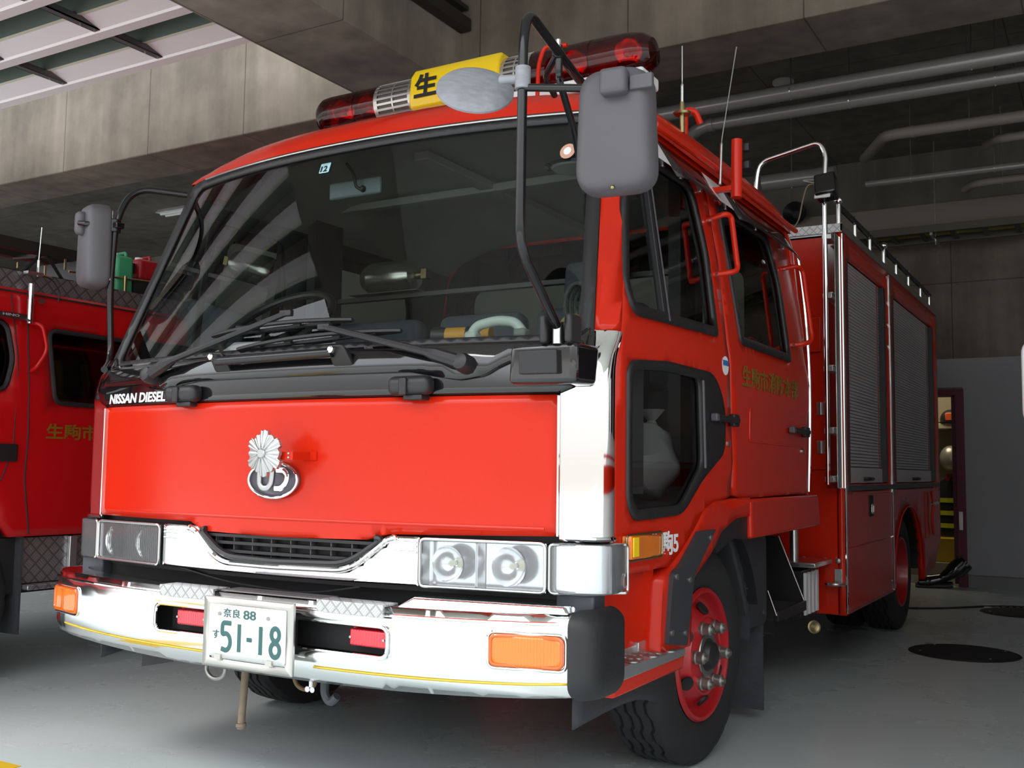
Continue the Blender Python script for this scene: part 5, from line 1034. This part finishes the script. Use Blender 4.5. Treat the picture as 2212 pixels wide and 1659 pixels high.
obj('body_roof', MB().bx(-1.11, 1.11, BY0, BY1, 2.38, 2.42), 'alu', T)
obj('roof_edge_plate', MB().bx(-1.12, 1.128, BY0-.010, BY0, 2.40, 2.448), 'tread4', T); 
for s in (1, -1): obj('roof_edge_plate', MB().bx(s*1.12, s*1.128, BY0-.010, BY1, 2.405, 2.445), M['tread5'], T)
obj('front_locker', MB().bx(.70, 1.015, BY0-.05, BY0, 1.74, 1.93).bx(.60, 1.03, BY0-.02, BY0, 1.10, 1.74), 'red_dull', T, bevel=.004)
for z in (1.43, 1.22):
    hg = obj('hinge', MB().bx(.985, 1.03, BY0-.03, BY0-.018, z-.035, z+.035).cyl((1.008, BY0-.034, z-.035), (1.008, BY0-.034, z+.035), .006), 'steel', T, bevel=.002)
for x, z in ((1.02, 1.64), (.953, 1.62), (1.02, 1.33), (1.015, .613), (1.083, .612), (.90, .613)): obj('panel_bolt', MB().lathe([(.014, 0), (.014, -.008), (.007, -.012)], (x, BY0, z), (0, 1, 0), 12), 'nut', T)
# ladder on the front corner of the body
ldr = obj('ladder_rail', MB().tube([(1.075, 2.94, 1.02), (1.075, 2.94, 2.62), (1.085, 2.94, 2.80), (1.05, 2.94, 2.865), (.72, 2.94, 2.80), (.70, 2.94, 2.68), (.70, 2.96, 2.42)], .014, .07, 14), 'chrome', T)
obj('ladder_plate', MB().bx(1.112, 1.118, 2.98, BY0, 1.0, 2.37), 'chrome_soft', ldr, bevel=.003)
obj('front_edge_plate', MB().bx(1.035, 1.118, BY0-.016, BY0-.004, 1.0, 2.37), 'chrome_soft', ldr)
for z in (2.34, 2.02, 1.63, 1.30, 1.045): obj('ladder_rung', MB().bx(1.06, 1.11, 2.93, 3.07, z-.012, z+.016).bx(1.065, 1.115, 2.935, 3.065, z+.016, z+.022), 'steel', ldr, bevel=.003)
wl = obj('work_lamp', MB().box((1.095, 2.90, 2.60), (.11, .10, .13), Matrix.Rotation(-.35, 3, 'X')@Matrix.Rotation(-.12, 3, 'Y')), 'black', T, bevel=.012, seg=3)
obj('lamp_lens', MB().box((1.085, 2.855, 2.552), (.085, .012, .045), Matrix.Rotation(-.5, 3, 'X')), 'white', wl, bevel=.006)
obj('lamp_wire', MB().tube([(1.06, 2.90, 2.62), (.99, 2.92, 2.64), (.96, 2.93, 2.55), (.93, 2.96, 2.44), (.86, 3.0, 2.40)], .004, .06, 6), mat('wire_tan', (.30, .22, .14), .5), wl)
obj('lamp_bracket', MB().tube([(1.04, 2.9, 2.65), (.96, 2.92, 2.66), (1.04, 2.9, 2.63)], .005, .02, 6), 'nut', wl)
ph = obj('pole_holder', MB().bx(1.065, 1.105, BY0-.012, BY0, .48, .57), 'steel', T, bevel=.002); obj('holder_ring', MB().lathe([(.052, -.006), (.055, 0), (.052, .008), (.02, .008), (.02, -.006)], (1.075, BY0-.04, .492), (0, 0, 1), 24), 'steel', ph)
# between cab and body: steps, battery box, pipes
stp = obj('chassis_step', MB().hexa([(.66, 2.13, .415), (1.03, 2.13, .415), (1.03, 2.63, .415), (.66, 2.63, .415)], [(.66, 2.13, .435), (1.03, 2.13, .435), (1.03, 2.63, .435), (.66, 2.63, .435)]).bx(1.015, 1.035, 2.13, 2.63, .40, .448), 'blackp', T, bevel=.003)
for y in (2.125, 2.625): obj('step_side_plate', MB().hexa([(.62, y, .42), (1.03, y, .42), (.90, y, .76), (.62, y, .76)], [(.62, y+.008, .42), (1.03, y+.008, .42), (.90, y+.008, .76), (.62, y+.008, .76)]) if y > 2.2 else MB().hexa([(.62, y, .42), (1.03, y, .42), (.99, y, .54), (.62, y, .54)], [(.62, y+.008, .42), (1.03, y+.008, .42), (.99, y+.008, .54), (.62, y+.008, .54)]), 'blackp', stp)
obj('plate_edge', MB().tube([(.90, 2.622, .76), (1.03, 2.622, .435)], .004).tube([(.99, 2.122, .54), (1.03, 2.122, .43)], .004), 'steel', stp)
obj('step_pan_tread', MB().bx(.68, 1.015, 2.14, 2.62, .435, .438), M['tread2h'], stp)
obj('battery_box', MB().bx(.55, .98, 2.74, 3.06, .34, .58), 'blackp', T); 
for k in range(4): obj('box_rib', MB().bx(.985, 1.0, 2.76+k*.075, 2.80+k*.075, .355, .57), 'white', T, bevel=.004)
obj('outrigger_plate', MB().bx(.80, 1.06, 2.72, 3.08, .60, .625), 'steel', T, bevel=.006)
obj('drain_valve', MB().lathe([(.032, 0), (.034, .01), (.026, .012), (.010, .006)], (1.03, 2.78, .30), (0.6, -.8, .1), 16), 'brass', T)
obj('exhaust_pipe', MB().cyl((.93, 2.80, .62), (.93, 2.80, 1.0), .022), 'steel', T)
obj('air_hose', MB().tube([(1.0, 2.55, 1.10), (1.04, 2.62, 1.04), (1.0, 2.68, .98)], .03, .05), 'rubber', T)
# ================================================================ things carried inside the fire engine
t = thing('air_cylinder', 'silver air cylinder lying on the rack behind the driver seat', 'air cylinder', (-.57, 1.32, 1.905))
obj('cylinder_body', MB().lathe([(.0, 0), (.05, .01), (.070, .04), (.078, .07), (.078, .26), (.065, .30), (.03, .32)], (-.75, 1.32, 1.986), (1, 0, 0), 28), mat('cylinder_silver', (.55, .55, .52), .22, .9), t)
obj('valve', MB().cyl((-.43, 1.32, 1.986), (-.39, 1.32, 1.986), .020).box((-.385, 1.32, 1.986), (.03, .045, .045)), 'brass', t)
t = thing('telephone_handset', 'pale grey radio handset resting on the dashboard', 'handset', (.65, .30, 1.50))
obj('handset_body', MB().tube([(.545, .26, 1.51), (.57, .26, 1.548), (.65, .26, 1.562), (.72, .26, 1.552), (.75, .26, 1.512)], .017, .03, 12), mat('handset_pale', (.62, .68, .66), .4), t, label='pale curved grip')
obj('earpiece', MB().box((.555, .26, 1.515), (.045, .045, .03)), mat('handset_ear', (.55, .60, .58), .4), t, bevel=.01); obj('mouthpiece', MB().box((.742, .26, 1.515), (.045, .045, .03)), M['dash'], t, bevel=.01)
t = thing('hand_torch', 'orange hand torch lying on the dashboard left of the handset', 'torch', (.47, .36, 1.50))
obj('torch_body', MB().cyl((.40, .34, 1.532), (.56, .37, 1.532), .030), 'orange', t); obj('torch_band', MB().cyl((.475, .353, 1.532), (.49, .356, 1.532), .032), 'blackp', t)
obj('torch_head', MB().lathe([(.028, 0), (.034, .02), (.034, .05)], (.40, .34, 1.532), (-1, -.18, 0), 20), 'blackp', t)
t = thing('rope_and_goggles', 'coil of black and white rope with clear goggles at the right of the dashboard', 'rope', (.88, .42, 1.50))
rpb = mat('braided_rope', (.10, .10, .10), .9, noise=.9, nscale=120)
for k in range(4): obj('rope_coil', MB().tube([(.87+.012*k+(.045+.004*k)*cos(a), .40+.02*k, 1.62+(.07+.004*k)*sin(a)) for a in lin(0, 2*pi, 25)[:-1]], .007, .01, 8, closed=True), rpb, t)
obj('goggles', MB().tube([(.875+.04*cos(a), .36, 1.545+.03*sin(a)) for a in lin(0, 2*pi, 21)[:-1]], .008, .01, 8, closed=True), mat('goggle_amber', (.45, .33, .12), .3), t)
t = thing('plastic_bag', 'crumpled white plastic bag beside the front seat, seen through the lower door window', 'bag', (.93, .87, 1.0))
vs = MB().sph((.93, .87, 1.11), .12, 20, 14, (.75, 1.35, 1.15)); vs.v = [(x+.012*sin(40*z+9*y), y+.014*sin(35*x+20*z), z+.012*sin(33*y)) for x, y, z in vs.v]
obj('bag_body', vs, 'plastic_bag', t, ang=20); obj('bag_knot', MB().lathe([(.03, 0), (.015, .03), (.05, .07)], (.93, .89, 1.23), (0, 0, 1), 12, cap=False), 'plastic_bag', t)
t = thing('folded_coat', 'yellow firefighting coat bundled behind the rear cab window', 'coat', (.92, 2.08, 1.22))
vs = MB().sph((.90, 2.08, 1.58), .14, 20, 14, (.7, 1.1, .8)); vs.v = [(x+.012*sin(20*z+9*y), y+.02*sin(25*x+20*z), z+.02*sin(23*y+8*x)) for x, y, z in vs.v]
obj('coat_bundle', vs, mat('coat_yellow', (.55, .45, .05), .8), t, ang=25); obj('coat_piping', MB().tube([(.94, 1.95, 1.62), (.94, 2.02, 1.70), (.95, 2.10, 1.69), (.97, 2.18, 1.62)], .008, .03, 8), 'red', t); obj('coat_lower', MB().bx(.78, .98, 1.98, 2.20, 1.225, 1.50), mat('coat_navy', (.02, .025, .05), .8), t, bevel=.03)

# ================================================================ the second fire engine
X2 = -2.40
G = thing('fire_engine', 'second red fire engine with diamond plate roof edge, parked behind at the left', 'fire engine', (-3.45, 2.5, 0))
def S2(y, z, o=0): return (X2+o+(-.05*max(0, z-1.45)), y, z)
o_ = (1, 0, 0)
side = [(-.95, 1.35), (-.95, .70), (-.08, .70), (0, .85), (.30, .90), (.52, .84), (.62, .71), (2.6, .70), (2.6, 1.965), (-.45, 1.965), (-.70, 1.93)]
w1 = rp([(-.62, 1.44), (.56, 1.44, .05), (.60, 1.60, .05), (.56, 1.79, .06), (-.50, 1.79)], .05); w2 = rp([(.845, 1.395), (2.3, 1.38), (2.3, 1.765), (.80, 1.775)], .05)
bs = panel('cab_side', side, [w1, w2], S2, 'red2', G, th=.04, out=o_, step=.12)
for w in (w1, w2):
    panel('side_window', w, [], lambda u, v, o: S2(u, v, -.02), 'darkglass', bs, th=0, out=o_, step=.15)
    obj('window_rubber', MB().tube([S2(a, b, .0) for a, b in w], .013, .01, 8, closed=True), 'blackp', bs)
obj('cab_top', MB().hexa([(X2-.03, -.55, 1.965), (X2-.03, 5.8, 1.965), (-4.47, 5.8, 1.965), (-4.47, -.55, 1.965)], [(X2-.06, -.50, 2.0), (X2-.06, 5.8, 2.0), (-4.44, 5.8, 2.0), (-4.44, -.50, 2.0)]), 'red2', G)
obj('cab_front', MB().grid(lambda x, z: (x, -.98-.06*(1-((x+3.45)/1.05)**2)+.35*max(0, (z-1.35)/.6), z), lin(-4.5, X2-.005, 12), [.5, .9, 1.35, 1.65, 1.965]), 'red2', G)
obj('windshield', MB().grid(lambda x, z: (x, -1.0-.06*(1-((x+3.45)/1.05)**2)+.35*max(0, (z-1.35)/.6), z), lin(-4.35, X2-.12, 12), [1.38, 1.65, 1.92]), 'black', G)
obj('far_side', MB().bx(-4.52, -4.48, -.95, 5.8, .70, 1.97), 'red2', G); obj('cab_rear', MB().bx(-4.48, X2-.04, 5.76, 5.8, .7, 1.97), 'red2', G)
obj('rear_body_side', MB().bx(X2-.04, X2, 2.62, 5.8, .62, 1.965), 'red2', G, bevel=.005)
rs2 = obj('body_shutter', MB().bx(X2, X2+.006, 2.9, 4.2, 1.0, 1.85).bx(X2, X2+.006, 4.4, 5.6, 1.0, 1.85), 'shutter', G)
obj('interior', MB().bx(-4.4, -2.6, -.4, 5.6, .75, 1.3), 'interior_d', G)
for y, c in ((1.0, (.35, .14, .05)), (1.18, (.30, .10, .04)), (1.40, (.05, .09, .07)), (1.6, (.33, .14, .06))):
    obj('hanging_gear', MB().tube([(-2.62, y, 1.64), (-2.63, y+.03, 1.5), (-2.60, y-.02, 1.32)], .028, .05, 8), mat('gear_cloth', c, .9), bs)
obj('yellow_gear', MB().sph((-2.62, 1.02, 1.42), .06, sc=(1, 1.4, .7)), mat('gear_yellow', (.42, .28, .03), .8), bs)
obj('clear_bag', MB().sph((-2.60, .40, 1.58), .14, sc=(.5, .8, 1)), 'plastic_bag', bs)
obj('door_seam', MB().tube([S2(.67, 1.95, .001), S2(.69, 1.5, .001), S2(.70, 1.2, .001), S2(.69, 1.0, .001), S2(.73, .72, .001)], .004, .05, 6), 'dark', bs)
obj('door_seam', MB().tube([S2(.58, 1.93, .001), S2(.63, 1.6, .001), S2(.62, 1.15, .001), S2(.56, .98, .001), S2(.42, .87, .001)], .003, .05, 6), 'dark', bs)
dh = obj('door_handle', MB().bx(X2-.005, X2+.018, .38, .69-.05, 1.085, 1.175), 'blackp', bs, bevel=.010, seg=3)
text('lettering', '生駒市消防本部', (.80, 1.545, 1.205, 1.288), S2, 'gold', bs, bold=.02, out=o_)
text('lettering', 'HINO', (.50, .59, 1.812, 1.824), S2, mat('letter_grey', (.35, .35, .37), .4), bs, bold=.02, out=o_, th=.001, off=.06)
obj('rain_visor', MB().grid(lambda y, z: (X2-.02+.06*(1-z), y, 1.80+.04*z), lin(-.4, .66, 8), [0, 1]), 'blackp', bs)
ed = obj('diamond_plate_edge', MB().bx(X2-.05, X2-.03, -.3, 5.7, 1.952, 2.058), 'tread2', G)
obj('edge_lip', MB().bx(X2-.06, X2-.02, -.3, 5.7, 1.944, 1.952), 'dark', ed)
gh_ = obj('grab_handle', MB().tube([S2(.68, 1.80, .0), S2(.72, 1.79, .06), S2(.745, 1.66, .07), S2(.70, 1.57, .05), S2(.70, 1.55, 0)], .010, .04, 10), 'red2', G)
ap = obj('antenna_post', MB().cyl((X2+.015, .665, 1.79), (X2+.015, .665, 1.995), .016), 'chrome', G)
obj('post_bracket', MB().bx(X2-.02, X2+.02, .64, .73, 2.045, 2.06).cyl((X2, .73, 1.915), (X2+.02, .73, 1.915), .014), 'steel', ap)
obj('antenna_whip', MB().tube([(X2, .71, 2.04), (X2, .71, 2.13), (X2+.005, .715, 2.30)], lambda t: .007 if t < .4 else .0028, .01, 8), 'chrome', ap)
obj('antenna_cable', MB().tube([(X2, .74, 2.05), (X2-.005, .80, 2.04), (X2-.01, .85, 1.98), (X2-.02, .85, 1.93)], .004, .03, 6), 'blackp', ap)
# ladder and gear lying on the roof
lr = obj('roof_ladder', MB().bx(-3.0, -2.95, -.6, 5.0, 2.24, 2.30).bx(-2.62, -2.57, -.6, 5.0, 2.20, 2.26).bx(-3.0, -2.95, -.6, 5.0, 2.08, 2.11).bx(-2.62, -2.57, -.6, 5.0, 2.06, 2.09), mat('ladder_black', (.02, .018, .016), .5, .3), G)
rg = MB(); vt = MB()
for k in range(12): rg.cyl((-2.98, -.3+k*.42, 2.24), (-2.6, -.3+k*.42, 2.22), .014, seg=8)
for k in range(22): vt.cyl((-2.595, -.5+k*.25, 2.08), (-2.595, -.38+k*.25 if k % 2 else -.62+k*.25, 2.22), .010, seg=6)
obj('ladder_rungs', rg.add(vt.v, vt.f), M['blackp'], lr)
obj('ladder_pegs', MB().bx(-2.57, -2.56, .86, .868, 2.09, 2.14).bx(-2.57, -2.56, .98, .99, 2.14, 2.20).bx(-2.57, -2.56, .70, .706, 2.10, 2.13).bx(-2.57, -2.56, 1.12, 1.13, 2.08, 2.11), 'brass', lr)
obj('orange_reflector', MB().bx(X2-.09, X2-.07, .74, .84, 2.058, 2.07), 'amber', G)
rk = obj('roof_can_rack', MB().tube([(X2-.07, .94, 2.115), (X2-.07, 1.60, 2.155)], .006).tube([(X2-.07, 1.12, 2.04), (X2-.07, 1.6, 2.05)], .006).cyl((X2-.06, 1.30, 2.0), (X2-.06, 1.30, 2.15), .009), 'brass', G)
obj('grey_locker', MB().bx(-2.9, -2.50, 1.05, 1.22, 2.0, 2.20), 'chassisgrey', G)
def jerry(x, y, z, m, lb, w=.11, h=.24):
    t = thing('jerry_can', lb, 'jerry can', (x, y, z), None)
    obj('can_body', MB().bx(x-.09, x+.09, y-w/2, y+w/2, z, z+h), m, t, bevel=.02, seg=3)
    obj('cap', MB().cyl((x, y-.01, z+h-.003), (x, y-.01, z+h+.02), .022), 'white', t)
    obj('handle', MB().tube([(x-.05, y+.03, z+h), (x-.05, y+.03, z+h+.025), (x+.05, y+.03, z+h+.025), (x+.05, y+.03, z+h)], .009, .02, 8), m, t)
jerry(-2.575, 1.32, 2.003, 'green_can', 'green plastic jerry can standing in the roof rack of the second fire engine', .12, .27)
jerry(-2.62, 1.53, 2.16, 'red_can', 'red jerry can beside the green one on the second fire engine', .15, .13)
obj('can_shelf', MB().bx(-2.75, -2.48, 1.38, 1.75, 2.0, 2.155), 'dark', rk)
# step, wheel, flap
ts = obj('tread_step', MB().bx(X2-.05, X2-.035, .705, 2.5, .47, .70), 'tread3', G)
obj('step_shelf', MB().bx(X2-.05, X2+.03, .72, 2.5, .44, .465), 'tread3', ts, bevel=.004); obj('step_divider', MB().bx(X2-.035, X2-.01, .985, 1.03, .47, .70), 'alu', ts, bevel=.004)
obj('step_foot', MB().bx(X2-.03, X2+.0, .98, 1.03, .40, .44), 'nut', ts)
obj('underbody', MB().bx(-4.3, X2-.06, -.8, 5.6, .42, .70), 'dark', G)
obj('mud_flap', MB().bx(X2-.30, X2-.01, .70, .712, .22, .72), 'mudflap', G)
def wheel2(y, rear=False):
    for s, x in ((1, X2-.03), (-1, -4.47)): wheel('front_wheel' if not rear else 'rear_wheel', (x, y, .40), (s, 0, 0), s, rear=rear, parent=G)
wheel2(.26); wheel2(4.4, True)
# ================================================================ ambulance beside the engine, only its mirror reaches the frame
A = thing('ambulance', 'white vehicle at the right edge of the picture, only its mirror edge showing', 'ambulance', (3.3, 2.4, 0))
aw = mat('ambulance_white', (.80, .81, .82), .25, 0, .6)
prof = [(-.15, .38), (-.22, .75), (-.12, 1.02), (.55, 1.22), (1.15, 1.98), (1.45, 2.30), (4.8, 2.38), (4.9, 2.2), (4.9, .38), (4.35, .36), (4.28, .62), (4.05, .74), (3.8, .70), (3.6, .36), (1.1, .36), (1.05, .60), (.85, .74), (.60, .70), (.42, .36)]
abd = obj('body_shell', MB().prism(prof, lambda u, v, d: (d, u, v), 2.46, 4.15), aw, A, bevel=.05, seg=3)
obj('windshield', MB().hexa([(2.55, .62, 1.24), (4.06, .62, 1.24), (4.06, .60, 1.23), (2.55, .60, 1.23)], [(2.62, 1.13, 1.93), (3.99, 1.13, 1.93), (3.99, 1.11, 1.95), (2.62, 1.11, 1.95)]), 'black', A)
obj('side_window', MB().prism(rp([(.80, 1.25), (1.75, 1.25), (1.75, 1.9), (1.28, 1.9)], .05), lambda u, v, d: (d, u, v), 2.45, 2.462), 'black', A)
obj('side_window', MB().prism(rect(2.0, 3.1, 1.25, 1.9, .06), lambda u, v, d: (d, u, v), 2.45, 2.462), 'black', A)
obj('red_stripe', MB().bx(2.452, 2.462, -.1, 4.9, .98, 1.10).bx(2.452, 2.462, -.1, 4.9, 1.13, 1.145), 'red', A, smooth=False)
obj('light_bar', MB().box((3.3, 1.7, 2.42), (1.3, .25, .14)), 'redlens2', A, bevel=.03)
for y in (.77, 3.95):
    for x in (2.50, 4.12): obj('wheel', MB().lathe([(.20, .0), (.33, .01), (.335, -.03), (.335, -.20)], (x if x < 3 else x, y, .335), (-1 if x < 3 else 1, 0, 0), 32), 'tire', A)
amr = obj('mirror_arm', MB().tube([(2.46, .95, 1.30), (2.30, .94, 1.34), (2.23, .93, 1.34)], .012, .03), 'blackp', A)
housing('wing_mirror', (2.222, .90, 1.36), .16, .27, .08, 0, aw, A)
